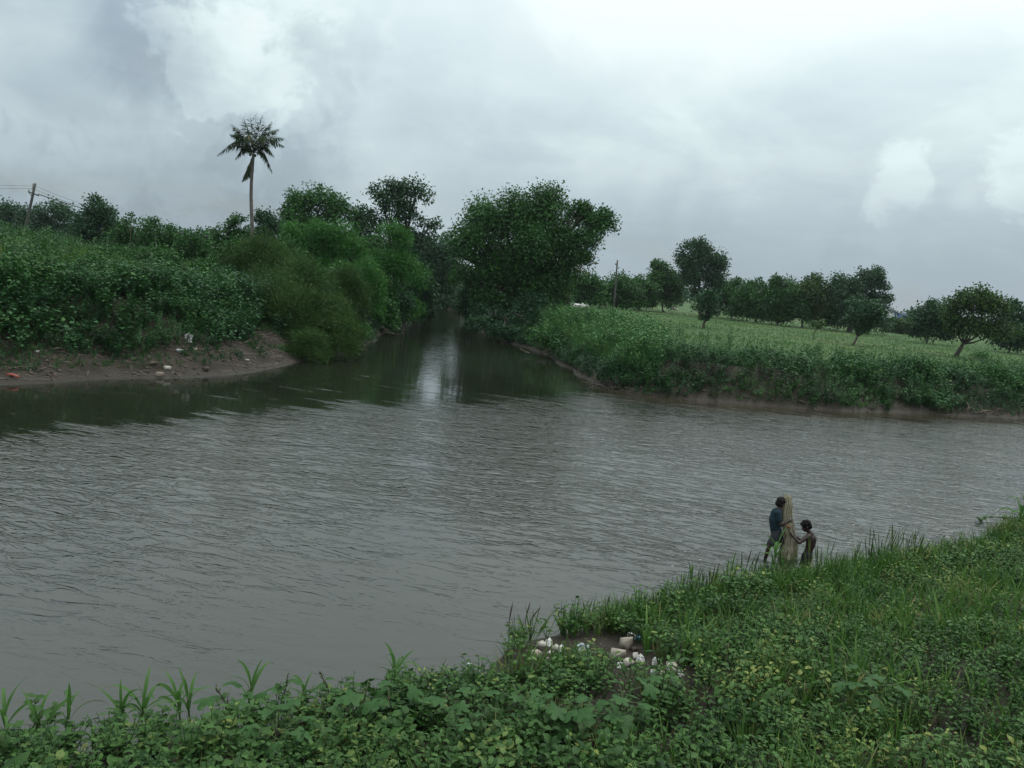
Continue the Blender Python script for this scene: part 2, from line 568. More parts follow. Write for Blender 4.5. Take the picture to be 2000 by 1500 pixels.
# ------------------------------------------------------------------ water
wx = axis((-400, -60, 20), (-60, -30, 2), (-30, 40, 0.5), (40, 80, 2), (80, 400, 20))
wy = axis((-120, 0, 10), (0, 60, 0.4), (60, 125, 1), (125, 260, 6))
X, Y = np.meshgrid(wx, wy)
nx, ny = len(wx), len(wy)
ii, jj = np.meshgrid(np.arange(nx - 1), np.arange(ny - 1))
q0 = (jj * nx + ii).ravel()
quads = np.stack([q0, q0 + 1, q0 + nx + 1, q0 + nx], 1)
m, t = newmat('river')
geo = t.n('ShaderNodeNewGeometry')
pos = geo.outputs['Position']
ruf = t.n('ShaderNodeAttribute', attribute_name='ruffle').outputs['Fac']
silt = t.n('ShaderNodeAttribute', attribute_name='silt').outputs['Fac']
far = t.n('ShaderNodeAttribute', attribute_name='reach').outputs['Fac']
crk = t.n('ShaderNodeAttribute', attribute_name='current').outputs['Fac']
brz = t.n('ShaderNodeAttribute', attribute_name='breeze').outputs['Fac']


def mapped(rz, sx, sy):
    r = t.n('ShaderNodeVectorRotate', {'Vector': pos, 'Angle': rz}, rotation_type='Z_AXIS')
    return t.vmath('MULTIPLY', r.outputs[0], (sx, sy, 1.0))


nE = t.noise(mapped(0.25, 0.26, 1.5), 1.0, 5, 0.65)
rf = t.smooth(t.math('MULTIPLY_ADD', t.math('SUBTRACT', nE, 0.5), 2.3, ruf), 0.12, 0.88)
patch = t.smooth(t.noise(mapped(0.3, 0.10, 0.22), 1.0, 3, 0.5), 0.34, 0.62, 0.55, 1.0)
rf2 = t.math('MULTIPLY', t.math('MULTIPLY', rf, patch), brz)
def ridge(n_, p_):
    return t.math('POWER', t.math('SUBTRACT', 1.0, t.math('ABSOLUTE', t.math('MULTIPLY_ADD', n_, 2.0, -1.0))), p_)


chop = ridge(t.noise(mapped(0.24, 1.25, 3.4), 1.0, 3, 0.55, 0.8), 6.0)
chop2 = ridge(t.noise(mapped(0.05, 2.1, 5.6), 1.0, 2, 0.55, 0.6), 2.5)
roll = t.noise(mapped(0.2, 0.8, 2.2), 1.0, 2, 0.5, 0.4)
swell = t.noise(mapped(-0.18, 0.30, 1.05), 1.0, 3, 0.5, 0.5)
calm = t.noise(mapped(0.1, 1.2, 3.0), 1.0, 3, 0.5, 0.3)
hgt = t.math('MULTIPLY', t.math('MULTIPLY', chop, rf2), 0.015)
hgt = t.math('MULTIPLY_ADD', t.math('MULTIPLY', chop2, rf2), 0.005, hgt)
hgt = t.math('MULTIPLY_ADD', t.math('MULTIPLY', roll, rf2), 0.006, hgt)
hgt = t.math('MULTIPLY_ADD', t.math('MULTIPLY', swell, far), 0.042, hgt)
hgt = t.math('MULTIPLY_ADD', t.math('MULTIPLY', calm, crk), 0.0030, hgt)
bmp = t.n('ShaderNodeBump', {'Height': hgt, 'Strength': 1.0, 'Distance': 1.0})
nS = t.noise(pos, 0.13, 3, 0.5)
body = t.mix(t.smooth(nS, 0.3, 0.7), (0.009, 0.012, 0.007), (0.013, 0.017, 0.010))
body = t.mix(silt, body, (0.036, 0.030, 0.020))
pr = t.n('ShaderNodeBsdfPrincipled', {'Base Color': body, 'Roughness': 0.06, 'IOR': 1.48, 'Normal': bmp.outputs[0]})
t.n('ShaderNodeOutputMaterial', {'Surface': pr.outputs[0]})
me = mesh('water', np.stack([X, Y, 0 * X], -1).reshape(-1, 3), quads, 'river', smooth=True)
# wind line: sheltered water lies along the far left bank and in the creek mouth
calm_poly = [tuple(hit(x, y)[:2]) for x, y in [(-300, 880), (0, 858), (150, 838), (350, 822), (700, 793), (900, 786), (1150, 776), (1230, 771)]] + \
    [(12, 55), (10, 150), (-200, 240), (-300, 60), (-80, -10)]
sd = sdist(X, Y, calm_poly)
ruff = sstep(-sd, -2.2, 3.0)
rngd = np.hypot(X, Y)
sdn = sdist(X, Y, NEAR)
gain = 0.10 + 0.90 * sstep(rngd + 9 * (fb(X, Y, 5) - .5) + .22 * X, 8.0, 21)
rch = 0.25 + 0.75 * sstep(-sd, -1, 3)
sdr = sdist(X, Y, RIGHT)
siltv = sstep(-sdr, 5.5, 0.3) * sstep(X, 2, 8) * 0.95
ruff = ruff * (1 - 0.75 * sstep(-sdr, 5.0, 1.5) * sstep(X, 4, 9))
for nm, arr in (('ruffle', ruff), ('silt', siltv), ('reach', rch), ('breeze', gain), ('current', 1 + 5.0 * sstep(Y, 38, 50) * sstep(X, -13, -9) * sstep(X, 1, -3))):
    a_ = me.attributes.new(nm, 'FLOAT', 'POINT')
    a_.data.foreach_set('value', arr.ravel().astype(np.float32))
tag(obj('water', me), kind='structure')


# ------------------------------------------------------------------ leaf templates (local +Y is the leaf's length, +Z its upper face)
def leaf_oval(wd=0.30, droop=0.18, fold=0.06):
    V = np.array([(0, 0, 0), (-wd * .8, .30, fold), (0, .32, 0), (wd * .8, .30, fold),
                  (-wd * .75, .65, fold - droop * .4), (0, .68, -droop * .45), (wd * .75, .65, fold - droop * .4), (0, 1, -droop)], float)
    T = np.array([(0, 2, 1), (0, 3, 2), (1, 2, 5), (1, 5, 4), (2, 3, 6), (2, 6, 5), (4, 5, 7), (5, 6, 7)])
    return V, T


def leaf_rhomb(wd=0.28, droop=0.12):
    zm = .22 * wd - .45 * droop
    V = np.array([(0, 0, 0), (-wd, .45, zm), (0, 1, -droop), (wd, .45, zm)], float)
    return V, np.array([(0, 3, 2), (0, 2, 1)])


def leaf_lobed():
    """broad leaf with five shallow pointed lobes"""
    rim = []
    for k in range(31):
        a = -2.75 + 5.5 * k / 30
        lobe = abs(math.cos(a * 2.856))
        r = 0.31 + 0.27 * lobe ** 0.8 - 0.04 * abs(a) / 2.75
        rim.append((r * math.sin(a), 0.38 + r * math.cos(a), -0.10 * (r / 0.6) ** 2 + 0.05 * math.cos(a * 2.5)))
    V = np.array([(0, 0.38, 0.03)] + rim)
    T = [(0, k + 2, k + 1) for k in range(30)] + [(0, 1, 31)]
    return V, np.array(T)


def blade(segs=6, wd=0.05, bend=1.2, twist=0.0, up=1.35):
    """long arching grass leaf starting up and falling over, length 1"""
    p, a = np.zeros(3), up
    rows = []
    for i in range(segs + 1):
        s = i / segs
        wv_ = wd * (0.55 + 0.9 * s if s < 0.4 else 0.91 * (1 - ((s - 0.4) / 0.6) ** 1.6))
        tw = twist * s
        side = np.array([math.cos(tw), 0, math.sin(tw)])
        rows.append((p - side * wv_ + np.array([0, 0, wv_ * .35]), p.copy(), p + side * wv_ + np.array([0, 0, wv_ * .35])))
        p = p + np.array([0, math.cos(a), math.sin(a)]) / segs
        a -= bend / segs * (0.4 + 1.2 * s)
    V = np.array(rows).reshape(-1, 3)
    T = []
    for i in range(segs):
        for j in range(2):
            b = i * 3 + j
            T += [(b, b + 1, b + 4), (b, b + 4, b + 3)]
    return V, np.array(T)


def rotz(a):
    a = np.asarray(a)
    c, s, o, e = np.cos(a), np.sin(a), np.zeros_like(a), np.ones_like(a)
    return np.stack([np.stack([c, -s, o], -1), np.stack([s, c, o], -1), np.stack([o, o, e], -1)], -2)


def weed(r, h=0.4, nl=14, ls=0.11, wd=0.30, spread=0.6, tmpl=None, branch=3, stemr=0.006):
    """a leafy weed: branching stem and whorls of leaves"""
    parts, lp, ld, lz, lsz = [], [], [], [], []
    for b in range(branch):
        az = r.uniform(0, 6.28)
        tip = np.array([math.cos(az), math.sin(az), 0]) * h * spread * r.uniform(0.2, 0.7) * (b > 0) + np.array([0, 0, h * r.uniform(0.75, 1.0)])
        path = curve([np.zeros(3), tip * 0.5 + np.array([0, 0, 0.05 * h]), tip], 4)
        if stemr > .007 or stemr < .0045:
            parts.append(tube(path[[0, 3]], [stemr, stemr * .5], 3, False))
        else:
            parts.append(tube(path, np.linspace(stemr, stemr * .4, 4), 3, False))
        k = max(2, nl // branch)
        for i in range(k):
            s = 0.30 + 0.70 * (i + r.uniform(0, .6)) / k
            s = min(s, 1)
            p0 = np.array([np.interp(s, [0, .33, .67, 1], path[:, c]) for c in range(3)])
            a2 = az + i * 2.4 + r.uniform(-.4, .4)
            el = r.uniform(-0.15, 0.45) + 0.35 * s
            lp.append(p0)
            ld.append((math.cos(a2) * math.cos(el), math.sin(a2) * math.cos(el), math.sin(el)))
            lz.append((r.normal(0, .25), r.normal(0, .25), 1))
            lsz.append(ls * r.uniform(.65, 1.2) * (1.1 - 0.45 * s))
    L = inst(tmpl or leaf_oval(wd), np.array(lp), frames(np.array(ld), np.array(lz)), np.array(lsz))
    parts.append(L)
    return join(parts)


def rtuft(r, h=1.0, nb=7, wd=.03):
    """a far tuft: each blade one narrow kite"""
    el = r.uniform(.75, 1.5, nb)
    az = r.uniform(0, 6.28, nb)
    d_ = np.stack([np.cos(az) * np.cos(el), np.sin(az) * np.cos(el), np.sin(el)], -1)
    return inst(leaf_rhomb(wd, .25), r.normal(0, .06, (nb, 3)) * [1, 1, 0] * h, frames(d_, r.normal(size=(nb, 3))), h * r.uniform(.5, 1.05, nb))


def tuft(r, h=0.5, nb=9, wd=0.016, segs=4, lean=0.5):
    """a tuft of grass blades"""
    parts = []
    for i in range(nb):
        bl = blade(segs, wd / h * r.uniform(.7, 1.2), r.uniform(.3, 1.7), r.uniform(-1, 1), r.uniform(1.05, 1.5))
        V, T = inst(bl, np.array([[r.normal(0, .05) * h, r.normal(0, .05) * h, 0]]), rotz(np.array([r.uniform(0, 6.28)])), np.array([h * r.uniform(.5, 1.05)]))
        parts.append((V, T))
    return join(parts)


def seedgrass(r, h=0.6, n=4):
    """thin upright stalks with narrow seed heads"""
    parts = []
    for i in range(n):
        a, l = r.uniform(0, 6.28), r.uniform(.03, .3)
        hh = h * r.uniform(.6, 1)
        tip = np.array([math.cos(a) * l * hh, math.sin(a) * l * hh, hh])
        path = curve([np.zeros(3), tip * .5 + np.array([0, 0, .06 * hh]), tip], 5)
        parts.append(tube(path, [.004, .004, .0035, .008, .002], 3, False))
        bl = blade(3, .02, 1.0, 0, 1.2)
        parts.append(inst(bl, path[1:2], rotz(np.array([r.uniform(0, 6.28)])), np.array([hh * .4])))
    return join(parts)


def in_view(x, y, z, mx=0.14):
    dx = np.stack([x, y, z - EYE], -1)
    dep = dx @ F
    u, v = (dx @ RT) / dep * FPX / 1000, (dx @ UP) / dep * FPX / 750
    return (dep > 0.5) & (abs(u) < 1 + mx) & (abs(v) < 1 + mx * 1.5)


def pixel(x, y, z):
    dx = np.stack([x, y, z - EYE], -1)
    dep = dx @ F
    return 1000 + (dx @ RT) / dep * FPX, 750 - (dx @ UP) / dep * FPX


def scatter(variants, x, y, smin, smax, r, tilt=0.12, zoff=0.0, sc=None):
    """plants of several variants placed on the terrain"""
    z = H(x, y) + zoff
    N = len(x)
    which = r.integers(0, len(variants), N)
    parts = []
    for k, v in enumerate(variants):
        i = np.nonzero(which == k)[0]
        if len(i) == 0:
            continue
        up = np.stack([r.normal(0, tilt, len(i)), r.normal(0, tilt, len(i)), np.ones(len(i))], -1)
        az = r.uniform(0, 6.28, len(i))
        rot = frames(np.stack([np.cos(az), np.sin(az), 0 * az], -1), up)
        s = r.uniform(smin, smax, len(i)) * (sc[i] if sc is not None else 1)
        parts.append(inst(v, np.stack([x, y, z], -1)[i], rot, s))
    return join(parts)


def stuff(name, label, cat, VT, mat):
    o = obj(name, mesh(name, VT[0], VT[1], mat))
    return tag(o, label, cat, kind='stuff')


def rand_area(x0, x1, y0, y1, dens, r):
    n = int((x1 - x0) * (y1 - y0) * dens)
    return r.uniform(x0, x1, n), r.uniform(y0, y1, n)


# ------------------------------------------------------------------ trees
def crown_leaves(r, lobes, s, cover, style, depthk=0.9, sub=12, gap=0.0):
    """lobes: list of (centre, rx, ry, rz). Leaves gathered in sub-clumps on each lobe."""
    parts = []
    tm = {'broad': leaf_rhomb(.33, .15), 'feather': leaf_rhomb(.13, .3), 'fine': leaf_rhomb(.07, .1)}[style]
    area_leaf = {'broad': .30, 'feather': .13, 'fine': .07}[style] * s * s
    for c, a, b, h in lobes:
        K = int(sub * 1.35)
        u = norm(r.normal(size=(K, 3)))
        u[:, 2] = np.abs(u[:, 2]) * 0.95 - 0.42 * (r.random(K) < 0.62) * r.random(K)
        u = norm(u)
        rad = r.uniform(.40, .98, K)[:, None]
        cs = c + u * rad * np.array([a, b, h])
        mr = (a * b * h) ** (1 / 3)
        rs = r.uniform(.20, .56, K) * mr
        wgt = rs ** 2
        n = int(cover * math.pi * a * h / area_leaf)
        k = r.choice(K, n, p=wgt / wgt.sum())
        dirs = norm(r.normal(size=(n, 3)) + np.array([0, 0, .25]))
        rr = r.random(n) ** 0.42
        stray = r.random(n) < 0.12
        rr = np.where(stray, rr * r.uniform(1.0, 1.45, n), rr)
        p = cs[k] + dirs * (rr * rs[k])[:, None] * np.array([1, 1, .82])
        # small twig clusters give the outline its bite
        tw = r.normal(0, 1, (K * 16, 3)) * 0.16 * mr
        p = p + tw[k * 16 + r.integers(0, 16, n)] * 0.8
        if style == 'broad':
            nrm = norm(dirs * .6 + np.array([0, 0, .75]) + r.normal(0, .55, (n, 3)))
            yd = norm(dirs + r.normal(0, .8, (n, 3)) + np.array([0, 0, -.25]))
        elif style == 'feather':
            yd = norm(dirs * 1.0 + r.normal(0, .55, (n, 3)) + np.array([0, 0, -.25]))
            nrm = norm(np.array([0, 0, 1]) + r.normal(0, .6, (n, 3)))
        else:
            yd = norm(dirs * .8 + r.normal(0, .45, (n, 3)) + np.array([0, 0, .35]))
            nrm = norm(r.normal(0, 1, (n, 3)))
        parts.append(inst(tm, p, frames(yd, nrm), s * r.uniform(.7, 1.3, n)))
    return join(parts)


def lobes_px(spec, Y, depthk=0.85, r=None):
    out = []
    for q in spec:
        cx, cy, rx, ry = q[:4]
        dy = q[4] if len(q) > 4 else 0.0
        jr = np.random.default_rng(int(cx * 7 + cy * 13))
        cx, cy, rx, ry = cx + jr.uniform(-.14, .14) * rx, cy + jr.uniform(-.10, .10) * ry, rx * jr.uniform(.86, 1.18), ry * jr.uniform(.86, 1.18)
        c = at(cx, cy, Y + dy)
        sc = (Y + dy) / ray(cx, cy)[1] / FPX
        out.append((c, rx * sc, max(rx, ry) * sc * depthk if rx < 2.2 * ry else rx * sc * 0.6, ry * sc))
    return out


def tree(name, label, spec, Y, base_x, mat, s, cover=3.6, style='broad', bark='bark', cat='tree', group=None,
         trunk_r=0.25, sub=12, seed=1, stems=1, skirt=0.0, limbs=True):
    r = np.random.default_rng(seed)
    L = lobes_px(spec, Y)
    cen = np.mean([l[0] for l in L], axis=0)
    bx = at(base_x, 600, Y)[0]
    base = np.array([bx, Y, float(H(bx, Y)[0]) - 0.15])
    root = thing(name, label, cat, base, group)
    parts = []
    if skirt:
        x0, x1 = min(l[0][0] - l[1] for l in L), max(l[0][0] + l[1] for l in L)
        lo = min(l[0][2] for l in L)
        for k in range(3):
            xx = x0 + (x1 - x0) * (.22 + .28 * k)
            g = float(H(xx, Y)[0])
            hh = max((lo - g) * .62, .5)
            L.append((np.array([xx, Y + r.uniform(-.5, .5), g + hh * .8]), (x1 - x0) * .26 * skirt, (x1 - x0) * .22, hh))
    low = min(l[0][2] - l[3] for l in L)
    for st in range(stems):
        off = np.array([r.normal(0, .35), r.normal(0, .35), 0]) * (stems > 1)
        fork = base + (cen - base) * np.array([.5, .5, 0]) + np.array([0, 0, max(.35 * (cen[2] - base[2]), min(low - base[2] + .3, .8 * (cen[2] - base[2])))])
        fork = fork + off * 1.5
        parts.append(tube(curve([base + off * .4, (base + fork) / 2 + r.normal(0, .08, 3), fork], 7) , np.linspace(trunk_r * 1.15, trunk_r * .75, 7), 8))
        if limbs:
            for (c, a, b, h) in L[st::stems]:
                mid = (fork + c) / 2 + np.array([0, 0, -.1 * h]) + r.normal(0, .1 * a, 3)
                parts.append(tube(curve([fork, mid, c], 6), np.linspace(trunk_r * .6, trunk_r * .15, 6), 5))
                for q in range(4):
                    e = c + norm(r.normal(size=3) + np.array([0, 0, .3])) * np.array([a, b, h]) * .75
                    parts.append(tube(curve([(mid + c) / 2, (c + e) / 2 + r.normal(0, .08 * a, 3), e], 5), np.linspace(trunk_r * .28, trunk_r * .05, 5), 4))
    V, T = join(parts)
    obj('trunk', mesh('trunk', V - base, T, bark, smooth=True), root)
    V, T = crown_leaves(r, L, s * (.84 if Y < 80 else 1.08), cover, style, sub=sub)
    gz = H(V[:, 0], V[:, 1])
    V[:, 2] = np.maximum(V[:, 2], np.maximum(gz, 0.0) + 0.02)
    obj('crown', mesh('crown', V - base, T, mat), root)
    return root


# left skyline, far to near
FG = 'far trees on the left skyline'
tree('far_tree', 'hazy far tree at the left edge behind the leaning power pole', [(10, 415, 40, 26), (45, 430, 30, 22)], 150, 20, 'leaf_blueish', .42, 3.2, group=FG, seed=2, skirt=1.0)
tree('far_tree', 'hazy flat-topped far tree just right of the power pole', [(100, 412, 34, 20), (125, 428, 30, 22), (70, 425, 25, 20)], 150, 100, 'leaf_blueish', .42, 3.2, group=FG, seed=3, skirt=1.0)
tree('round_tree', 'dark round tree on the left skyline right of the power pole', [(192, 412, 26, 26), (172, 432, 28, 26), (208, 436, 30, 30), (190, 452, 40, 20)], 92, 190, 'leaf_dark', .27, 4.0, seed=4, sub=14, skirt=1.0)
SB = 'green shrubs between the round tree and the palm'
for i, (x, y, rx, ry, Yd, lab) in enumerate([
        (255, 458, 26, 30, 76, 'leafy shrub with tall sprays right beside the dark round tree'),
        (318, 462, 38, 32, 72, 'broad leafy shrub midway between round tree and palm'),
        (378, 480, 34, 32, 70, 'leafy shrub on the slope left of the palm trunk'),
        (300, 505, 44, 24, 60, 'low green shrub in front of the broad leafy shrub'),
        (400, 540, 38, 26, 52, 'low spreading shrub below the palm, left of the olive thicket'),
        (232, 500, 30, 18, 66, 'small low shrub on the yellowish grass slope')]):
    tree('leafy_shrub', lab, [(x, y, rx, ry), (x - rx * .5, y + ry * .5, rx * .7, ry * .6), (x + rx * .55, y + ry * .45, rx * .7, ry * .6)], Yd, x, 'leaf_mid', .25, 3.4,
         cat='shrub', group=SB, seed=10 + i, trunk_r=.08, stems=2, skirt=1.0)
tree('spindly_sapling', 'spindly sapling with open sprays above the shrubs left of the palm', [(252, 424, 10, 8), (262, 434, 12, 8), (242, 436, 9, 8)], 74, 253, 'leaf_mid', .25, 1.6, cat='sapling', seed=17, trunk_r=.04, sub=6)
tree('spindly_sapling', 'thin sapling with a feathery top left of the palm shrubs', [(303, 432, 10, 9), (296, 446, 12, 8)], 70, 302, 'leaf_mid', .25, 1.6, cat='sapling', seed=18, trunk_r=.04, sub=6)
for i, (x, y, rx, ry, lab) in enumerate([(355, 462, 34, 12, 'low hazy tree on the far skyline above the shrubs'), (408, 460, 26, 9, 'low hazy tree at the skyline where the wires dip')]):
    tree('skyline_tree', lab, [(x, y, rx, ry), (x + 22, y + 6, rx * .8, ry)], 230, x, 'leaf_blueish', .6, 3.0, group='low far trees', seed=30 + i, skirt=1.0)
tree('palm_side_shrub', 'light leafy shrub against the sky just left of the palm trunk', [(462, 440, 20, 18), (440, 465, 28, 24), (475, 462, 22, 22)], 74, 455, 'leaf_mid', .26, 3.0, cat='shrub', seed=21, trunk_r=.1, skirt=1.0)
tree('glossy_tree', 'dark glossy small tree directly right of the palm trunk', [(520, 430, 24, 24), (535, 455, 26, 26), (510, 462, 22, 22)], 76, 522, 'leaf_dark', .28, 4.0, seed=22, trunk_r=.15, skirt=1.0)
tree('domed_tree', 'wide domed dark green tree right of the palm', [(580, 402, 36, 32), (630, 398, 40, 29), (668, 420, 32, 28), (605, 440, 60, 34), (560, 420, 18, 26)], 95, 615, 'leaf_mid', .30, 4.2, seed=23, sub=16, trunk_r=.35, skirt=1.0)
tree('fringe_tree', 'dim tree filling the gap between domed tree and tall dark tree', [(698, 430, 26, 26), (712, 450, 26, 26)], 98, 700, 'leaf_dark', .30, 3.4, seed=24, skirt=1.0)
tree('tall_dark_tree', 'tall dark open-crowned tree standing above the left creek bank',
     [(776, 366, 28, 22), (748, 382, 30, 24), (806, 388, 26, 28), (770, 412, 40, 26), (735, 430, 26, 22), (800, 430, 32, 20), (836, 442, 20, 18), (760, 462, 46, 26), (822, 470, 32, 22), (780, 495, 50, 34), (740, 500, 34, 34)],
     92, 772, 'leaf_dark', .27, 2.7, seed=25, sub=11, trunk_r=.38, bark='bark_dark')
tree('feathery_tree', 'bright green feathery tree in front of the domed tree', [(640, 468, 42, 42), (600, 480, 36, 44), (675, 500, 40, 40), (620, 530, 60, 45), (575, 455, 22, 28)], 70, 625, 'leaf_bright', .34, 4.2, style='feather', seed=26, sub=16, trunk_r=.2, skirt=1.0)
tree('creekside_tree', 'soft green feathery tree leaning over the left side of the creek', [(770, 470, 30, 36), (745, 520, 46, 45), (785, 545, 36, 42), (730, 575, 38, 42), (768, 580, 26, 28)], 72, 750, 'leaf_bright', .33, 3.8, style='feather', seed=27, sub=15, trunk_r=.2, bark='bark_dark', skirt=1.0)
tree('creek_end_tree', 'dark dense tree closing the view at the creek bend', [(838, 500, 36, 38), (850, 535, 40, 34), (820, 525, 30, 40), (870, 500, 22, 26)], 126, 842, 'leaf_dark', .32, 4.2, seed=28, sub=15, trunk_r=.3, skirt=1.0)
tree('creek_end_bush', 'pale leafy bush low on the bank at the end of the creek', [(870, 563, 30, 14), (850, 572, 26, 10), (895, 568, 22, 12)], 142, 870, 'leaf_mid', .34, 3.6, cat='bush', seed=29, trunk_r=.08, skirt=1.0)
tree('creek_end_bush', 'dark low bush closing the muddy end of the creek', [(862, 588, 24, 13), (886, 592, 24, 13), (845, 590, 18, 12)], 124, 868, 'leaf_dark', .32, 4.2, cat='bush', seed=42, trunk_r=.08, skirt=1.0)
tree('sunlit_gap_tree', 'pale tree glimpsed between creek-end tree and the big tree', [(878, 470, 18, 22), (890, 500, 18, 26)], 150, 882, 'leaf_mid', .34, 2.4, seed=41, skirt=1.0)
# olive thicket on the point
OT = 'olive thicket on the left point'
for i, (x, y, rx, ry, Yd, lab) in enumerate([
        (505, 525, 62, 58, 54, 'tall olive feathery shrub at the foot of the palm'),
        (585, 575, 70, 52, 51, 'middle olive feathery shrub of the thicket on the point'),
        (530, 615, 62, 62, 46.5, 'dark olive shrub rising straight behind the mud point'),
        (630, 635, 72, 56, 46.5, 'big rounded olive shrub overhanging the water at the creek mouth'),
        (680, 582, 40, 46, 57, 'green-olive shrub on the creek bank behind the overhanging one')]):
    tree('olive_shrub', lab, [(x, y, rx, ry), (x - rx * .45, y + ry * .45, rx * .6, ry * .6), (x + rx * .45, y + ry * .4, rx * .62, ry * .62), (x, y - ry * .35, rx * .55, ry * .6)],
         Yd, x, 'leaf_olive', .30, 5.2, style='fine', cat='shrub', group=OT, seed=50 + i, trunk_r=.07, stems=3, sub=18, bark='bark_dark')
tree('olive_shrub', 'lowest olive shrub trailing into the water at the mud point', [(585, 672, 40, 30), (625, 682, 42, 26), (668, 680, 36, 26), (560, 680, 28, 24)],
     45.2, 610, 'leaf_olive', .26, 4.6, style='fine', cat='shrub', group=OT, seed=58, trunk_r=.05, stems=3, sub=18, bark='bark_dark')
tree('olive_shrub', 'small olive shrub leaning over the tip of the mud point', [(585, 688, 30, 22), (615, 694, 34, 18), (560, 692, 20, 18), (600, 668, 28, 24)],
     43.0, 590, 'leaf_olive', .24, 4.4, style='fine', cat='shrub', group=OT, seed=66, trunk_r=.05, stems=3, sub=16, bark='bark_dark')
tree('creek_edge_bush', 'green bush dipping into the creek right of the olive thicket', [(688, 662, 24, 22), (706, 650, 20, 20), (675, 674, 22, 16)],
     53, 705, 'leaf_mid', .24, 3.8, cat='bush', seed=59, trunk_r=.06, stems=2, bark='bark_dark')
tree('waterside_bush', 'dark tangled bush standing in the water on the left creek edge', [(790, 600, 26, 24), (778, 618, 24, 16)], 70, 785, 'leaf_dark', .26, 2.6, cat='bush', seed=57, trunk_r=.07, stems=3, bark='bark_dark')
# the big tree right of the creek
tree('big_spreading_tree', 'big spreading green tree hanging over the right side of the creek',
     [(1040, 400, 62, 42), (985, 430, 62, 45), (1090, 430, 62, 45), (945, 470, 60, 55), (1030, 480, 78, 60), (1120, 480, 56, 46), (1165, 440, 34, 30), (1140, 412, 18, 18),
      (915, 500, 36, 44), (960, 550, 60, 55), (1045, 550, 60, 50), (1130, 512, 30, 24), (985, 600, 46, 34), (940, 590, 34, 34), (1180, 430, 20, 20), (1095, 535, 44, 36), (1010, 525, 60, 50), (1060, 580, 44, 36), (905, 545, 24, 36)],
     79, 1010, 'leaf_mid', .30, 3.9, seed=60, sub=15, trunk_r=.5, bark='bark_dark')
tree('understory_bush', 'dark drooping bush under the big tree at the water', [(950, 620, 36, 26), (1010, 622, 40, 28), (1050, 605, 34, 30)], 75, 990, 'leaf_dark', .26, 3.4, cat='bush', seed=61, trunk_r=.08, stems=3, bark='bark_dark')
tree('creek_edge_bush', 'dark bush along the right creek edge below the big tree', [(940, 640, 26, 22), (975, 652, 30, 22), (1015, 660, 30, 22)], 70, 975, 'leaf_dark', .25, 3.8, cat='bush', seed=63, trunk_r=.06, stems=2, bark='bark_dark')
tree('creek_edge_bush', 'dark weedy bush between the big tree and the reed grass at the water', [(1050, 660, 30, 24), (1085, 680, 28, 24)], 60, 1070, 'leaf_mid', .24, 3.8, cat='bush', seed=64, trunk_r=.06, stems=2, bark='bark_dark')
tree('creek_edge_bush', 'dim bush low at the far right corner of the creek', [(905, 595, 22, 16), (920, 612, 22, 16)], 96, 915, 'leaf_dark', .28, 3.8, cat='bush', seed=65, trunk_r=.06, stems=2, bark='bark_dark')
tree('pale_twiggy_bush', 'pale half-bare bush at the right foot of the big tree', [(1140, 505, 22, 16), (1128, 525, 18, 18), (1100, 560, 24, 22)], 82, 1105, 'leaf_dry', .22, .9, cat='bush', seed=62, trunk_r=.08, sub=8)
# right skyline
HG = 'hedge trees along the right field'
for i, (x, y, rx, ry, Yd, mt, lab) in enumerate([
        (1145, 565, 34, 26, 135, 'leaf_mid', 'hedge bush right beside the big tree, left of the bare pole'),
        (1205, 570, 38, 28, 140, 'leaf_mid', 'hedge bush behind the bare leaning pole'),
        (1250, 568, 34, 28, 145, 'leaf_mid', 'hedge bush right of the bare leaning pole'),
        (1298, 552, 34, 32, 150, 'leaf_mid', 'taller hedge tree just left of the lone tall tree'),
        (1432, 580, 34, 30, 150, 'leaf_mid', 'hedge bush just right of the lone tall tree'),
        (1480, 590, 40, 32, 140, 'leaf_mid', 'second hedge bush right of the lone tall tree'),
        (1525, 590, 36, 36, 138, 'leaf_mid', 'hedge bush left of the rounded pale-topped one'),
        (1572, 585, 42, 40, 140, 'leaf_olive', 'rounded pale-topped hedge bush in the middle of the right field'),
        (1822, 625, 34, 30, 120, 'leaf_dark', 'dark bush left of the spreading tree at the right edge'),
        (1985, 640, 34, 46, 118, 'leaf_dark', 'dark tree cut by the right edge of the view'),
        (1760, 640, 34, 14, 170, 'leaf_olive', 'low scrub in front of the blue and white shed'),
        (1800, 622, 20, 14, 190, 'leaf_blueish', 'hazy scrub beside the far shed')]):
    tree('hedge_tree', lab, [(x, y - ry * .2, rx, ry * .85), (x - rx * .5, y + ry * .25, rx * .75, ry * .8), (x + rx * .5, y + ry * .2, rx * .75, ry * .85),
         (x + rx * (((i * 37) % 10) / 10 - .5), y - ry * ((.75 + .3 * ((i * 53) % 7) / 7) if i > 2 else .3), rx * .4, ry * .45)], Yd, x, mt, .36, 4.6,
         cat='tree', group=HG, seed=70 + i, trunk_r=.15, sub=13, skirt=1.0)
tree('lone_tall_tree', 'lone tall dark tree rising above the hedge on the right',
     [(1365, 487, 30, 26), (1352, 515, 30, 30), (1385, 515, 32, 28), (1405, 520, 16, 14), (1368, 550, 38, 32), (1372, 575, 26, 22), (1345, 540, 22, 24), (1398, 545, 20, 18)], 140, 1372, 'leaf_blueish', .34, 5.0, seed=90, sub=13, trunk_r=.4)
tree('small_dark_tree', 'small dark tree with a ragged narrow crown standing in the right field', [(1381, 585, 22, 16), (1383, 603, 24, 15), (1376, 622, 17, 9), (1392, 612, 14, 10)], 92, 1380, 'leaf_dark', .24, 4.2, seed=91, sub=11, trunk_r=.16)
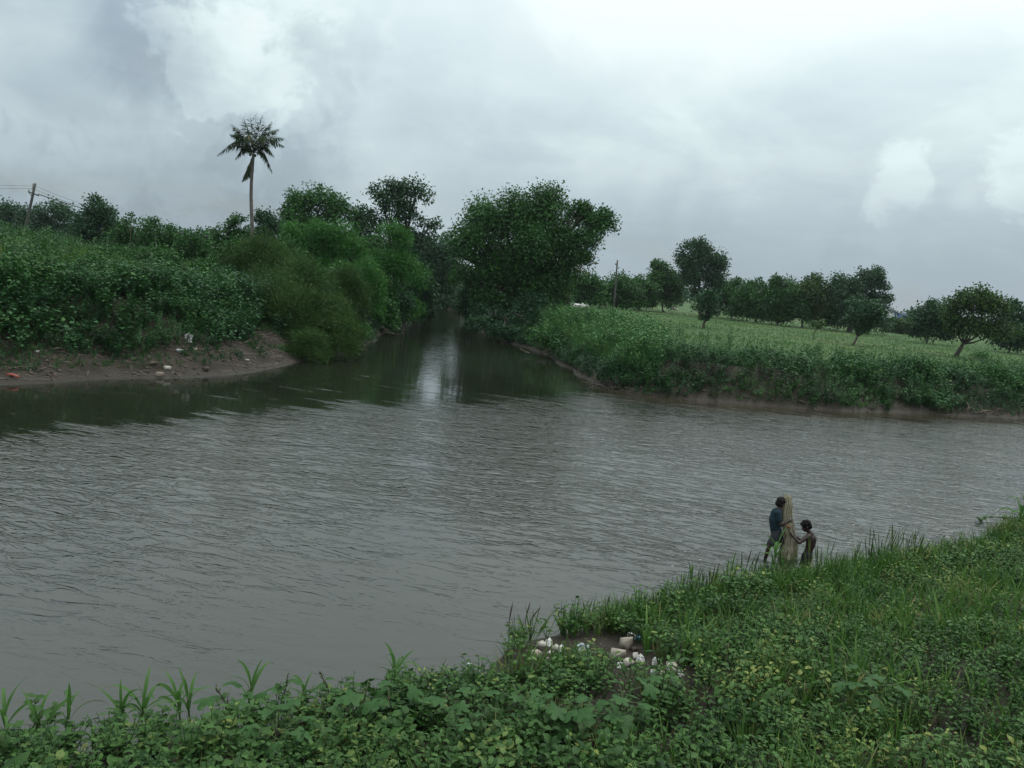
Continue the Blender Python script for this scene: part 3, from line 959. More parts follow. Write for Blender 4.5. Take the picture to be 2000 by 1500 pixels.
tree('twin_crown_tree', 'dark tree with a jutting right crown beside the far shed',
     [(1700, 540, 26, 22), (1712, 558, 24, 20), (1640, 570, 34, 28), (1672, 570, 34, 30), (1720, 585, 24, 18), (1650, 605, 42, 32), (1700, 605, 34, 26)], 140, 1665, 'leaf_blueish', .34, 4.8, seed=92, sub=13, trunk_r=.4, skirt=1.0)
tree('wedge_tree', 'small dark wedge-shaped tree with a thin trunk in the right field', [(1685, 612, 34, 22), (1668, 625, 22, 20), (1702, 628, 24, 20), (1683, 648, 18, 14)], 88, 1676, 'leaf_dark', .24, 4.2, seed=93, sub=13, trunk_r=.13)
tree('low_shrub', 'low round shrub on the right field left of the wedge-shaped tree', [(1597, 638, 17, 13)], 92, 1597, 'leaf_olive', .2, 3.6, cat='shrub', seed=94, trunk_r=.05)
tree('low_shrub', 'low dark shrub beside the leaning trunk at far right', [(1912, 697, 14, 9)], 75, 1912, 'leaf_mid', .2, 3.2, cat='shrub', seed=95, trunk_r=.05)
tree('spreading_tree', 'round spreading tree with a leaning bare trunk at far right',
     [(1905, 592, 42, 32), (1875, 605, 34, 32), (1945, 612, 36, 34), (1900, 640, 56, 32), (1940, 650, 36, 28), (1860, 640, 30, 26)], 86, 1881, 'leaf_olive', .26, 3.7, seed=96, sub=15, trunk_r=.22, bark='bark_dark')
# more growth along the creek banks
BS = 'bank shrubs along the creek'
for i, (x, y, rx, ry, Yd, mt, st, lab) in enumerate([
        (700, 545, 44, 36, 64, 'leaf_bright', 'feather', 'bright feathery shrub on the creek bank behind the olive thicket'),
        (655, 560, 44, 34, 60, 'leaf_mid', 'broad', 'leafy shrub tucked behind the middle of the olive thicket'),
        (560, 500, 40, 34, 62, 'leaf_mid', 'broad', 'leafy shrub under the feathery tree right of the palm'),
        (752, 606, 24, 22, 66, 'leaf_mid', 'broad', 'drooping green shrub at the water under the creekside tree'),
        (815, 560, 26, 40, 84, 'leaf_dark', 'broad', 'dark shrub at the left edge of the open creek'),
        (455, 500, 30, 34, 60, 'leaf_mid', 'broad', 'leafy shrub between the creeper bank and the palm'),
        (720, 490, 34, 40, 80, 'leaf_mid', 'broad', 'mid-green shrub below the tall dark open-crowned tree'),
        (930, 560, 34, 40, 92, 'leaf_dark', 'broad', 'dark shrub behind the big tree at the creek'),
        (1075, 575, 34, 34, 84, 'leaf_mid', 'broad', 'leafy shrub under the right half of the big tree')]):
    tree('bank_shrub', lab, [(x, y, rx, ry), (x - rx * .5, y + ry * .5, rx * .7, ry * .7), (x + rx * .5, y + ry * .5, rx * .7, ry * .7)], Yd, x, mt, .27, 3.8, style=st,
         cat='shrub', group=BS, seed=120 + i, trunk_r=.07, stems=2, bark='bark_dark', skirt=1.0)
BB = 'bushes on the river banks'
for i, (x, y, rx, ry, Yd, mt, lab) in enumerate([
        (28, 560, 46, 44, 33, 'leaf_mid', 'dark bush on the left bank at the left edge of the view'),
        (125, 600, 54, 38, 35.5, 'leaf_creeper', 'creeper-covered bush above the beach, second from the left edge'),
        (235, 585, 54, 42, 38.5, 'leaf_creeper', 'creeper-covered bush in the middle of the left bank'),
        (335, 600, 50, 40, 40.5, 'leaf_creeper', 'creeper-covered bush just above the white plastic sheet'),
        (425, 595, 46, 58, 43, 'leaf_creeper', 'tall rounded creeper mound at the right end of the left bank'),
        (170, 535, 50, 26, 43, 'leaf_mid', 'low bush on top of the left bank below the grass slope'),
        (1300, 718, 40, 26, 47.5, 'leaf_creeper', 'creeper bush on the right bank below the reed grass'),
        (1420, 716, 42, 20, 48.5, 'leaf_creeper', 'creeper bush on the right bank below the small dark field tree'),
        (1540, 728, 46, 20, 49, 'leaf_mid', 'leafy bush on the middle of the right bank'),
        (1655, 722, 46, 26, 50.5, 'leaf_creeper', 'creeper bush on the right bank below the wedge-shaped tree'),
        (1790, 728, 50, 30, 52.5, 'leaf_creeper', 'broad creeper bush on the right bank left of the leaning trunk'),
        (1930, 742, 56, 28, 56, 'leaf_mid', 'leafy bush on the right bank above the driftwood at far right')]):
    tree('bank_bush', lab, [(x, y, rx, ry), (x - rx * .5, y + ry * .4, rx * .6, ry * .65), (x + rx * .5, y + ry * .4, rx * .6, ry * .65), (x + rx * .1, y - ry * .4, rx * .5, ry * .5)],
         Yd, x, mt, .19, 3.0, cat='bush', group=BB, seed=150 + i, trunk_r=.05, stems=2, bark='bark_dark', sub=13)
# far wood closing the horizon
r = np.random.default_rng(5)
LW = []
for k in range(150):
    x = r.uniform(-520, 620)
    y = r.uniform(330, 420)
    LW.append((np.array([x, y, float(H(x, y)[0]) + r.uniform(1.2, 3)]), r.uniform(7, 12), r.uniform(5, 8), r.uniform(2.2, 4.6)))
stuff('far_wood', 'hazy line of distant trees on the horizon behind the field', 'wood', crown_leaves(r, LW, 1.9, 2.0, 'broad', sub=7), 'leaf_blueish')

# ------------------------------------------------------------------ palm
r = np.random.default_rng(77)
PY = 68.0
pb = at(492, 600, PY)
pbase = np.array([at(496, 520, PY)[0], PY, 0])
pbase[2] = H(pbase[0], PY)[0] - .2
ptop = at(495, 300, PY)
palm = thing('coconut_palm', 'tall coconut palm with drooping fronds rising above the left thicket', 'palm tree', pbase)
path = curve([pbase, at(493, 460, PY), at(490.5, 375, PY), ptop], 40)
rad = np.interp(np.linspace(0, 1, 40), [0, .1, 1], [.27, .17, .11]) * (1 + .05 * (np.arange(40) % 2))
V, T = tube(path, rad, 10)
obj('trunk', mesh('trunk', V - pbase, T, 'palm_bark', smooth=True), palm)


def frond(tip, sag, ln_leaf=0.76, dead=False, n=58):
    """rachis from the crown to tip, leaflets hanging along both sides"""
    p0 = ptop + np.array([0, 0, .05])
    mid = (p0 + tip) / 2 + np.array([0, 0, sag])
    pa = curve([p0, mid, tip], 24)
    parts = [tube(pa, np.linspace(.035, .008, 24), 4, False)]
    tan = norm(np.gradient(pa, axis=0))
    lp, ld, lz, ls = [], [], [], []
    for i in range(n):
        s = .12 + .88 * (i + .5) / n
        k = min(int(s * 23), 23)
        tg = tan[k]
        side = norm(np.cross(tg, np.array([0, 0, 1.0])) + 1e-4)
        p = pa[0] * 0 + np.array([np.interp(s, np.linspace(0, 1, 24), pa[:, c]) for c in range(3)])
        for sg in (-1, 1):
            lp.append(p)
            dr = side * sg * r.uniform(.25, .6) + tg * r.uniform(.45, .9) + np.array([0, 0, -(r.uniform(.25, .8) if tg[2] > .25 else r.uniform(.45, 1.2))])
            ld.append(dr)
            lz.append(np.array([0, 0, 1.0]) + r.normal(0, .3, 3))
            ls.append(ln_leaf * min(1, 1.9 * (1.06 - s)) ** .8 * (.55 + .45 * min(1, s * 3)) * r.uniform(.75, 1.15))
    parts.append(inst(leaf_rhomb(.068, .35), np.array(lp), frames(np.array(ld), np.array(lz)), np.array(ls)))
    V, T = join(parts)
    return obj('frond', mesh('frond', V - pbase, T, 'leaf_palm'), palm)


for tx, ty, dy, sag in [(423, 304, .4, .95), (473, 354, -.3, -.15), (481, 348, .5, -.1), (532, 338, -.4, .85), (556, 270, .3, .65), (556, 286, -.7, .75), (531, 237, .5, .40), (513, 226, -.4, .15),
                        (500, 222, .6, .05), (488, 225, -.6, .05), (476, 230, .5, .2), (452, 243, -.3, .45), (449, 262, .8, .6), (446, 284, -1.0, .8), (545, 252, -1.2, .6),
                        (478, 270, -2.4, .8), (520, 272, -2.4, .8), (535, 305, 1.4, .8), (460, 310, 1.6, .8)]:
    frond(at(tx, ty, PY + dy), sag)
for k in range(5):
    c = ptop + np.array([r.normal(0, .18), r.normal(0, .18), -.12 + r.normal(0, .08)])
    a = np.linspace(0, np.pi, 6)
    V, T = tube(np.array([c + np.array([0, 0, .13 * math.cos(q)]) for q in a]), .11 * np.sin(a) + .004, 8)
    obj('coconut', mesh('coconut', V - pbase, T, 'stem'), palm)


# ------------------------------------------------------------------ poles and wires
def box(c, sx, sy, sz, R=None):
    V = np.array([(x, y, z) for x in (-.5, .5) for y in (-.5, .5) for z in (-.5, .5)]) * [sx, sy, sz]
    if R is not None:
        V = V @ R.T
    T = np.array([(0, 1, 3), (0, 3, 2), (4, 6, 7), (4, 7, 5), (0, 4, 5), (0, 5, 1), (2, 3, 7), (2, 7, 6), (0, 2, 6), (0, 6, 4), (1, 5, 7), (1, 7, 3)])
    return V + c, T


QY = 105.0
qt, qb = at(69, 358, QY), at(50, 446, QY)
qb = qt + (qb - qt) * 1.25
ax = norm(qt - qb)
pole = thing('power_pole', 'leaning dark power pole with crossarm on the left skyline', 'power pole', qb)
V, T = tube(curve([qb, qt], 6), np.linspace(.20, .14, 6), 8)
obj('post', mesh('post', V - qb, T, 'pole_metal'), pole)
ca, cb = at(55, 374, QY), at(76, 382.5, QY)
V, T = tube([ca, cb], .09, 6)
arm = obj('crossarm', mesh('crossarm', V - qb, T, 'pole_metal'), pole)
V, T = tube([at(63, 384, QY), at(55.5, 375, QY)], .05, 5)
obj('brace', mesh('brace', V - qb, T, 'pole_metal'), pole)
ins = []
for x, y in [(64, 362), (64, 367), (63, 372), (57, 373), (75, 380)]:
    c = at(x, y, QY)
    V, T = tube([c, c + [0, 0, .08], c + [0, 0, .16], c + [0, 0, .28], c + [0, 0, .34]], [.05, .12, .07, .11, .03], 7)
    obj('insulator', mesh('insulator', V - qb, T, 'insulator'), arm if y > 372.5 else pole)


def wire(label, a, b, sag, rr):
    p = np.array([a + (b - a) * s - np.array([0, 0, sag * 4 * s * (1 - s)]) for s in np.linspace(0, 1, 30)])
    V, T = tube(p, rr, 4)
    o = obj('overhead_wire', mesh('overhead_wire', V - a, T, 'wire'), None, a)
    tag(o, label, 'wire', 'overhead wires of the left pole')


wire('topmost overhead wire running left from the pole top', at(65, 363, QY), at(-160, 342, 80), .3, .018)
wire('lower overhead wire running left from the pole', at(65, 368, QY), at(-160, 351, 80), .3, .018)
wire('thick lower wire sloping right from the crossarm past the palm', at(74, 379, QY), at(520, 462, 210), 2.2, .06)
wire('thin upper wire sloping right from the pole top', at(68, 363, QY), at(260, 412, 190), 1.0, .022)
wire('thin middle wire sloping right from the pole', at(68, 370, QY), at(262, 418, 190), 1.0, .022)
ct, cb2 = at(1206, 508, 118), at(1199, 600, 118)
bp = thing('bare_pole', 'bare leaning dark pole behind the grass right of the big tree', 'pole', cb2)
V, T = tube(curve([cb2, ct], 6), np.linspace(.15, .11, 6), 8)
obj('post', mesh('post', V - cb2, T, 'pole_metal'), bp)
c = at(1203.5, 516, 118)
V, T = box(c, .34, .2, .18)
obj('bracket', mesh('bracket', V - cb2, T, 'pole_metal'), bp)

# ------------------------------------------------------------------ far shed
SY = 215.0
s0, s1, s2 = at(1722, 630, SY), at(1745, 630, SY), at(1772, 632, SY)
zb = float(H(s1[0], SY)[0]) - .3
ztop = at(1745, 609, SY)[2]
shed = thing('far_shed', 'distant shed with a white wall and a blue wall', 'shed', (s1[0], SY, zb))
org = np.array([s1[0], SY, zb])


def prism(pts, y0, y1):
    n = len(pts)
    V = np.array([(x, y0, z) for x, z in pts] + [(x, y1, z) for x, z in pts])
    T = [(0, i, i + 1) for i in range(1, n - 1)] + [(n, n + i + 1, n + i) for i in range(1, n - 1)]
    for i in range(n):
        j = (i + 1) % n
        T += [(i, i + n, j + n), (i, j + n, j)]
    return V, np.array(T)


xr = s2[0]
V, T = prism([(s0[0] - 4, zb), (s1[0], zb), (s1[0], ztop), (s0[0] - 4, ztop + 1.8)], SY, SY + 9)
ww_ = obj('white_wall', mesh('white_wall', V - org, T, 'wall_white'), shed)
V, T = prism([(s1[0] + .01, zb), (xr, zb), (xr, ztop - 1.0), (s1[0] + .01, ztop - .02)], SY + .15, SY + 9)
obj('blue_wall', mesh('blue_wall', V - org, T, 'wall_blue'), shed)
V, T = prism([(s0[0] - 4.5, ztop + 2.0), (xr + .4, ztop - 1.1), (xr + .4, ztop - .9), (s0[0] - 4.5, ztop + 2.25)], SY - .4, SY + 9.4)
obj('roof', mesh('roof', V - org, T, 'roof_sheet'), shed)
for k in range(6):
    x = s0[0] + 1 + k * 1.3
    V, T = box(np.array([x, SY - .04, (zb + ztop) / 2]), .1, .08, ztop - zb - .4)
    obj('rib', mesh('rib', V - org, T, 'wall_white'), ww_)
tk = at(1768, 611, 225)
for k, (dx, lab) in enumerate([(0, 'grey water tank on the skyline right of the blue wall'), (3.0, 'second grey water tank farther right on the skyline')]):
    c = at(1764 + 20 * k, 625, 225)
    zt_ = at(1764 + 20 * k, 609 + 3 * k, 225)[2]
    z0_ = float(H(c[0], 225)[0])
    root = thing('water_tank', lab, 'tank', (c[0], 225, z0_), 'far water tanks')
    V, T = tube([(0, 0, zt_ - z0_ - 1.6), (0, 0, zt_ - z0_ - .3), (0, 0, zt_ - z0_)], [.75, .75, .3], 12)
    obj('barrel', mesh('barrel', V, T, 'roof_sheet', smooth=False), root)
    V, T = join([tube([(x, y, 0), (x, y, zt_ - z0_ - 1.55)], .1, 4) for x in (-.5, .5) for y in (-.5, .5)])
    obj('stand', mesh('stand', V, T, 'pole_metal'), root)

# ------------------------------------------------------------------ growth on the far banks
def area_pts(x0, x1, y0, y1, dens, r, f):
    x, y = rand_area(x0, x1, y0, y1, dens, r)
    z, a, b, c = height(x, y)
    k = f(x, y, z, a, b, c) & in_view(x, y, z + .3)
    return x[k], y[k]


r = np.random.default_rng(201)
creep = [weed(r, 1.0, 32, q, .36, .9, leaf_rhomb(.36, .2), 4, .010) for q in (.16, .18, .2, .22, .24, .17, .19)]
big_creep = [weed(r, 0.8, 14, .28, .40, .9, leaf_rhomb(.42, .2), 4, .010) for _ in range(4)]
tall_weed = [weed(r, 1.3, 30, .20, .30, .35, leaf_rhomb(.26, .2), 4, .010) for _ in range(5)]
reedt = [rtuft(r, 1.0, 20, .010) for _ in range(8)]
lowt = [rtuft(r, 1.0, 7, .06) for _ in range(8)]

# left bank
x, y = area_pts(-34, -8, 20, 54, 13, r, lambda x, y, z, a, b, c: (b > 1.7 + 2.4 * (fb(x, y, 2.2) - .35)) & (b < 9.5) & (r.random(len(x)) < .55 + fb(x + 3, y, 3)))
mz = .45 + 1.5 * fb(x, y, 3.4) ** 1.5
L1 = scatter(creep + tall_weed[:2], x, y, .75, 1.15, r, .22, sc=mz)
x, y = area_pts(-34, -8, 20, 54, 3.5, r, lambda x, y, z, a, b, c: (b > 2.6) & (b < 9) & (fb(x + 50, y, 2.8) > .52))
L2 = scatter(big_creep, x, y, .8, 1.2, r, .2, zoff=.35)
stuff('left_bank_creepers', 'dense green creepers and weeds covering the left river bank', 'weeds', join([L1, L2]), 'leaf_creeper')
x, y = area_pts(-34, -9, 20, 46, 22, r, lambda x, y, z, a, b, c: (b > .8) & (b < 4.2) & (fb(x + 20, y + 9, 2.0) > .56 - .11 * b))
stuff('beach_grass', 'short grass and weeds straggling onto the left mud beach', 'grass', scatter(lowt + creep[:2], x, y, .16, .38, r, .3), 'leaf_creeper')
x, y = area_pts(-75, -6, 34, 105, 4.0, r, lambda x, y, z, a, b, c: (b > 7) & (r.random(len(x)) < np.clip(40 / y, 0, 1) ** 1.3))
stuff('left_slope_grass', 'yellowish green grass on the slope behind the left bank', 'grass', scatter(lowt, x, y, .45, .95, r, .2, sc=.6 + .8 * fb(x, y, 4)), 'leaf_grass')
x, y = area_pts(-75, -6, 44, 105, 1.1, r, lambda x, y, z, a, b, c: (b > 14) & (fb(x + 11, y, 6) > .55))
stuff('left_slope_scrub', 'low leafy scrub scattered over the slope behind the left bank', 'scrub', scatter(creep + tall_weed, x, y, .9, 1.7, r, .2), 'leaf_mid')

# right bank
x, y = area_pts(-4, 50, 40, 72, 10, r, lambda x, y, z, a, b, c: (c > .12 + 1.5 * (fb(x, y, 1.9) - .42)) & (c < 5.2) & (r.random(len(x)) < .5 + fb(x, y + 3, 3)))
R1 = scatter(creep + tall_weed[:3], x, y, .6, 1.0, r, .25, sc=.5 + .9 * fb(x + 2, y, 2.4))
x, y = area_pts(-4, 50, 40, 72, 3.0, r, lambda x, y, z, a, b, c: (c > 1.4) & (c < 5.5) & (fb(x + 50, y, 2.8) > .5))
R2 = scatter(big_creep, x, y, .7, 1.1, r, .2, zoff=.3)
x, y = area_pts(-4, 50, 40, 72, 15, r, lambda x, y, z, a, b, c: (c > .1) & (c < 1.7) & (fb(x + 33, y, 1.6) > .36))
R2 = join([R2, scatter(creep[:3] + lowt[:2], x, y, .28, .6, r, .5)])
stuff('right_bank_creepers', 'dark green creepers and weeds hanging down the right river bank', 'weeds', join([R1, R2]), 'leaf_creeper')
x, y = area_pts(0, 16, 44, 76, 16, r, lambda x, y, z, a, b, c: (c > 1.2) & (c < 8.5) & (pixel(x, y, z)[0] < 1290) & (pixel(x, y, z)[0] > 1062))
stuff('tall_reed_grass', 'tall pale green reed grass on the right bank corner beside the big tree', 'grass',
      scatter(reedt + tall_weed[3:], x, y, .9, 1.6, r, .10, sc=.7 + .6 * fb(x, y, 2)), 'leaf_reed')
x, y = area_pts(4, 100, 44, 165, 6.5, r, lambda x, y, z, a, b, c: (c > 4) & (r.random(len(x)) < np.clip(52 / y, 0, 1) ** 1.6))
stuff('field_crop', 'low green crop and grass covering the right field', 'crop', scatter(lowt, x, y, .16, .34, r, .2, sc=.6 + .7 * fb(x, y, 5)), 'leaf_field')
x, y = area_pts(6, 60, 46, 80, 1.2, r, lambda x, y, z, a, b, c: (c > 4) & (c < 17) & (fb(x + 70, y, 3) > .52))
stuff('field_edge_weeds', 'patches of leafy weeds along the near edge of the right field', 'weeds', scatter(creep + tall_weed, x, y, .6, 1.1, r, .2), 'leaf_mid')
x, y = area_pts(-20, 60, 40, 150, 1.2, r, lambda x, y, z, a, b, c: (np.maximum(b, c) > .6) & (np.maximum(b, c) < 6) & ((y > 62) | (b > .6)) & (x < 6) & (y > 44))
K1 = scatter(creep + tall_weed, x, y, .9, 1.8, r, .25)
x, y = area_pts(-16, 8, 44, 128, 9, r, lambda x, y, z, a, b, c: (np.maximum(b, c) > .02) & (np.maximum(b, c) < 1.5))
stuff('creek_bank_weeds', 'dim weeds and creepers lining both creek banks', 'weeds', join([K1, scatter(creep[:4], x, y, .4, .9, r, .4)]), 'leaf_dark')


# ------------------------------------------------------------------ lumps: stones, plaster, clods
def hull(r, sx, sy, sz, n=14, boxy=False):
    bm = bmesh.new()
    pts_ = norm(r.normal(size=(n, 3))) * r.uniform(.8, 1.1, (n, 1))
    if boxy:
        pts_ = np.array([(a_, b_, c_) for a_ in (-1, 1) for b_ in (-1, 1) for c_ in (-1, 1)]) * r.uniform(.45, 1.1, (8, 3))
        pts_ = np.vstack([pts_, pts_[[0, 3, 5]] * r.uniform(.6, 1.2, (3, 3))])
    for p in pts_:
        bm.verts.new(p * [sx, sy, sz])
    o = bmesh.ops.convex_hull(bm, input=bm.verts[:])
    bmesh.ops.delete(bm, geom=[g for g in o['geom_interior'] if isinstance(g, bmesh.types.BMVert)], context='VERTS')
    bmesh.ops.triangulate(bm, faces=bm.faces[:])
    bm.verts.index_update()
    V = np.array([v.co[:] for v in bm.verts])
    T = np.array([[v.index for v in f_.verts] for f_ in bm.faces])
    bm.free()
    return V, T


r = np.random.default_rng(301)
cl = [hull(r, .5, .4, .28, 10) for _ in range(5)]
x, y = area_pts(-34, -9, 20, 46, 14, r, lambda x, y, z, a, b, c: (b > .15) & (b < 3.2) & (fb(x, y + 77, 1.4) > .36))
C1 = scatter(cl, x, y, .06, .30, r, .4)
x, y = area_pts(2, 46, 40, 62, 4, r, lambda x, y, z, a, b, c: (c > .05) & (c < 1.4))
C2 = scatter(cl, x, y, .1, .4, r, .4)
stuff('bank_clods', 'dark mud clods and rubble along the far waterlines', 'mud', join([C1, C2]), 'clod')


def lump(name, label, cat, px_, py_, sz, mat, seed, group=None, flat=.6, sink=.3, Yw=None):
    rr = np.random.default_rng(seed)
    p = ground_hit(px_, py_)
    sc = np.linalg.norm(p - CAMP) / FPX
    V, T = hull(rr, sz * sc * .5, sz * sc * .42, sz * sc * .5 * flat, 13, True)
    V[:, 2] += sz * sc * .5 * flat * (1 - sink)
    o = obj(name, mesh(name, V, T, mat), None, p)
    o.rotation_euler = (0, 0, rr.uniform(0, 6))
    return tag(o, label, cat, group)


LG = 'litter on the left beach'
for i, (x, y, s, mt, lab) in enumerate([
        (238, 663, 9, 'plastic_white', 'small white scrap at the top of the mud beach, left one'),
        (207, 656, 7, 'plastic_white', 'tiny white scrap under the creepers left of the other scraps'),
        (298, 712, 14, 'clod', 'flat grey stone on the mud beach below the white sheet'),
        (327, 721, 14, 'plaster', 'pale stone near the waterline below the white sheet'),
        (310, 734, 15, 'drift', 'brown stone half in the water below the white sheet'),
        (350, 687, 12, 'plastic_white', 'white scrap on the mud slope just below the white sheet'),
        (380, 683, 9, 'plaster', 'small pale lump right of the white scrap on the mud slope'),
        (483, 705, 9, 'plastic_white', 'lone white scrap on the bare mud point'),
        (403, 722, 14, 'clod', 'dark lump at the waterline of the mud point'),
        (72, 688, 7, 'plastic_white', 'tiny white scrap on the beach grass at far left')]):
    lump('beach_litter' if 'scrap' in lab else 'beach_stone', lab, 'litter' if 'scrap' in lab else 'stone', x, y, s, mt, 400 + i, LG, .5)


def sheet(name, label, cat, p, w_, h_, mat, seed, lean=0.4):
    """crumpled sheet with thickness"""
    rr = np.random.default_rng(seed)
    n = 9
    u, v = np.meshgrid(np.linspace(-.5, .5, n), np.linspace(0, 1, n))
    ridge = .22 * np.sin(u * 9 + rr.uniform(0, 6) + 2.5 * v) + .15 * rr.normal(size=u.shape)
    A = np.stack([u * w_ * (1 - .35 * v), (v * lean + ridge * .5) * w_, v * h_ * (1 - .5 * abs(u)) + .1 * h_ * ridge], -1).reshape(-1, 3)
    B = A + np.array([0, .02, -.01])
    T = []
    for i in range(n - 1):
        for j in range(n - 1):
            k = i * n + j
            T += [(k, k + 1, k + n + 1), (k, k + n + 1, k + n)]
            k += n * n
            T += [(k, k + n + 1, k + 1), (k, k + n, k + n + 1)]
    edge = [i for i in range(n)] + [n * i + n - 1 for i in range(1, n)] + [n * n - 1 - i for i in range(1, n)] + [n * (n - 1 - i) for i in range(1, n - 1)]
    for a_, b_ in zip(edge, edge[1:] + edge[:1]):
        T += [(a_, a_ + n * n, b_ + n * n), (a_, b_ + n * n, b_)]
    o = obj(name, mesh(name, np.vstack([A, B]), np.array(T), mat), None, p)
    return tag(o, label, cat)


sheet('plastic_sheet', 'crumpled white plastic sheet caught under the left bank creepers', 'litter', ground_hit(365, 668), .48, .42, 'plastic_white', 3)
p = ground_hit(22, 736)
V, T = tube([(-.32, .05, .03), (0, 0, .09), (.30, -.04, .03)], [.03, .05, .03], 6)
tag(obj('red_litter', mesh('red_litter', V, T, 'plastic_red'), None, p), 'faded red wrapper lying on the mud at the left edge', 'litter')

# rags and roots under the big tree
r = np.random.default_rng(310)
RG = 'rags snagged under the big tree'
for i, (x, y, l, lab) in enumerate([(968, 612, 16, 'pale rag snagged highest under the big tree'), (985, 640, 26, 'long grey rag strip hanging left under the big tree'),
                                    (997, 648, 28, 'long pale rag strip hanging in the middle under the big tree'), (1012, 650, 26, 'ragged pale strip hanging right under the big tree'),
                                    (1024, 645, 20, 'short grey strip hanging at the right under the big tree'), (1003, 667, 6, 'white scrap at the waterline below the rags'),
                                    (954, 610, 9, 'white scrap lying left of the snagged rags')]):
    Yd = 72.5
    c = at(x, y, Yd)
    sc = Yd / ray(x, y)[1] / FPX
    V, T = blade(5, .11, r.uniform(.3, .8), r.uniform(-2, 2), -1.45)
    V = V * l * sc * np.array([.8, 1, 1])
    V2 = V + [0, .02, 0]
    Vx, Tx = join([(V, T), (V2, T[:, ::-1])])
    tag(obj('snagged_rag', mesh('snagged_rag', Vx, Tx, 'rag'), None, c + [0, 0, l * sc * .5]), lab, 'rag', RG)
for i, (pts, lab) in enumerate([([(985, 618), (1000, 640), (1018, 668)], 'bent root reaching into the water under the big tree'),
                                ([(1020, 615), (1018, 640), (1030, 672)], 'thick root dipping to the water right of the rags'),
                                ([(960, 612), (950, 630), (955, 655)], 'dark root dropping to the water left of the rags'),
                                ([(1005, 612), (1035, 630), (1062, 640)], 'long crooked branch lying along the bank under the big tree')]):
    pa = curve([at(a_, b_, 73 + .4 * k) for k, (a_, b_) in enumerate(pts)], 10)
    V, T = tube(pa, np.linspace(.11, .04, 10), 6)
    tag(obj('root', mesh('root', V - pa[0], T, 'bark_dark', smooth=True), None, pa[0]), lab, 'root', 'roots under the big tree')


def sticks(name, label, px_, py_, spread, hgt, n, seed, mat='drift'):
    rr = np.random.default_rng(seed)
    p = ground_hit(px_, py_)
    root = thing(name, label, 'driftwood', p)
    for k in range(n):
        a0 = np.array([rr.normal(0, spread), rr.normal(0, spread * .5), rr.uniform(0, hgt * .4)])
        d_ = norm(np.array([rr.normal(0, 1), rr.normal(0, .7), rr.uniform(-.2, .9)])) * rr.uniform(.4, 1.0) * spread * 1.3
        V, T = tube(curve([a0, a0 + d_ * .5 + rr.normal(0, .06, 3), a0 + d_], 4), np.linspace(.035, .012, 4), 4)
        V[:, 2] = np.maximum(V[:, 2], .01)
        obj('stick', mesh('stick', V, T, mat), root)
    return root


x, y = area_pts(-34, -9, 20, 46, 9, r, lambda x, y, z, a, b, c: (b > .1) & (b < 3.4))
z = H(x, y)
az = r.uniform(0, 6.28, len(x))
stuff('beach_twigs', 'dead twigs and straw strewn over the left mud beach', 'twigs',
      inst(tube([(0, 0, 0), (0.03, .5, .06), (0, 1, .02)], [.018, .02, .008], 4), np.stack([x, y, z + .015], -1),
           frames(np.stack([np.cos(az), np.sin(az), r.normal(0, .15, len(x))], -1), np.array([[0, 0, 1.0]])), r.uniform(.15, .7, len(x))), 'drift')
sticks('driftwood_heap', 'pale heap of driftwood and dry twigs at the waterline far right', 1898, 806, .65, .6, 30, 5)
sticks('driftwood_heap', 'tangle of dead branches on the bank left of the reed grass', 1088, 695, .8, .7, 24, 6)
sticks('driftwood_heap', 'brown brushwood at the waterline corner below the reed grass', 1205, 760, .9, .5, 24, 7, 'bark')
sticks('driftwood_heap', 'dead twigs at the water in front of the creekside tree', 735, 650, .9, .8, 22, 8, 'bark')
sticks('driftwood_heap', 'roots and twigs trailing in the water under the olive thicket', 660, 690, 1.2, .8, 30, 9, 'bark_dark')

# white cow behind the reed grass
def capsules(segs):
    return join([tube(curve([np.array(a_), np.array(b_)], 5), np.linspace(ra, rb, 5), 10) for a_, b_, ra, rb in segs])


def balls(lst, n=10):
    out = []
    for c, a_, b_, h_ in lst:
        q = np.linspace(0.001, np.pi - .001, n)
        V, T = tube(np.array([[0, 0, math.cos(k)] for k in q]), np.sin(q), 12)
        out.append((V * [a_, b_, h_] + np.array(c), T))
    return join(out)


def fuse(name, VT, mat, voxel, parent=None, loc=None, smooth_it=6):
    """weld overlapping volumes into one continuous skin"""
    tmp = mesh(name + '_src', VT[0], VT[1], mat)
    o = bpy.data.objects.new(name + '_src', tmp)
    COL.objects.link(o)
    md = o.modifiers.new('r', 'REMESH')
    md.mode = 'VOXEL'
    md.voxel_size = voxel
    md.use_smooth_shade = True
    ms = o.modifiers.new('s', 'SMOOTH')
    ms.factor = .5
    ms.iterations = smooth_it
    dg = bpy.context.evaluated_depsgraph_get()
    me_ = bpy.data.meshes.new_from_object(o.evaluated_get(dg))
    me_.name = name
    bpy.data.objects.remove(o)
    bpy.data.meshes.remove(tmp)
    me_.materials.clear()
    me_.materials.append(MATS[mat])
    return obj(name, me_, parent, loc)


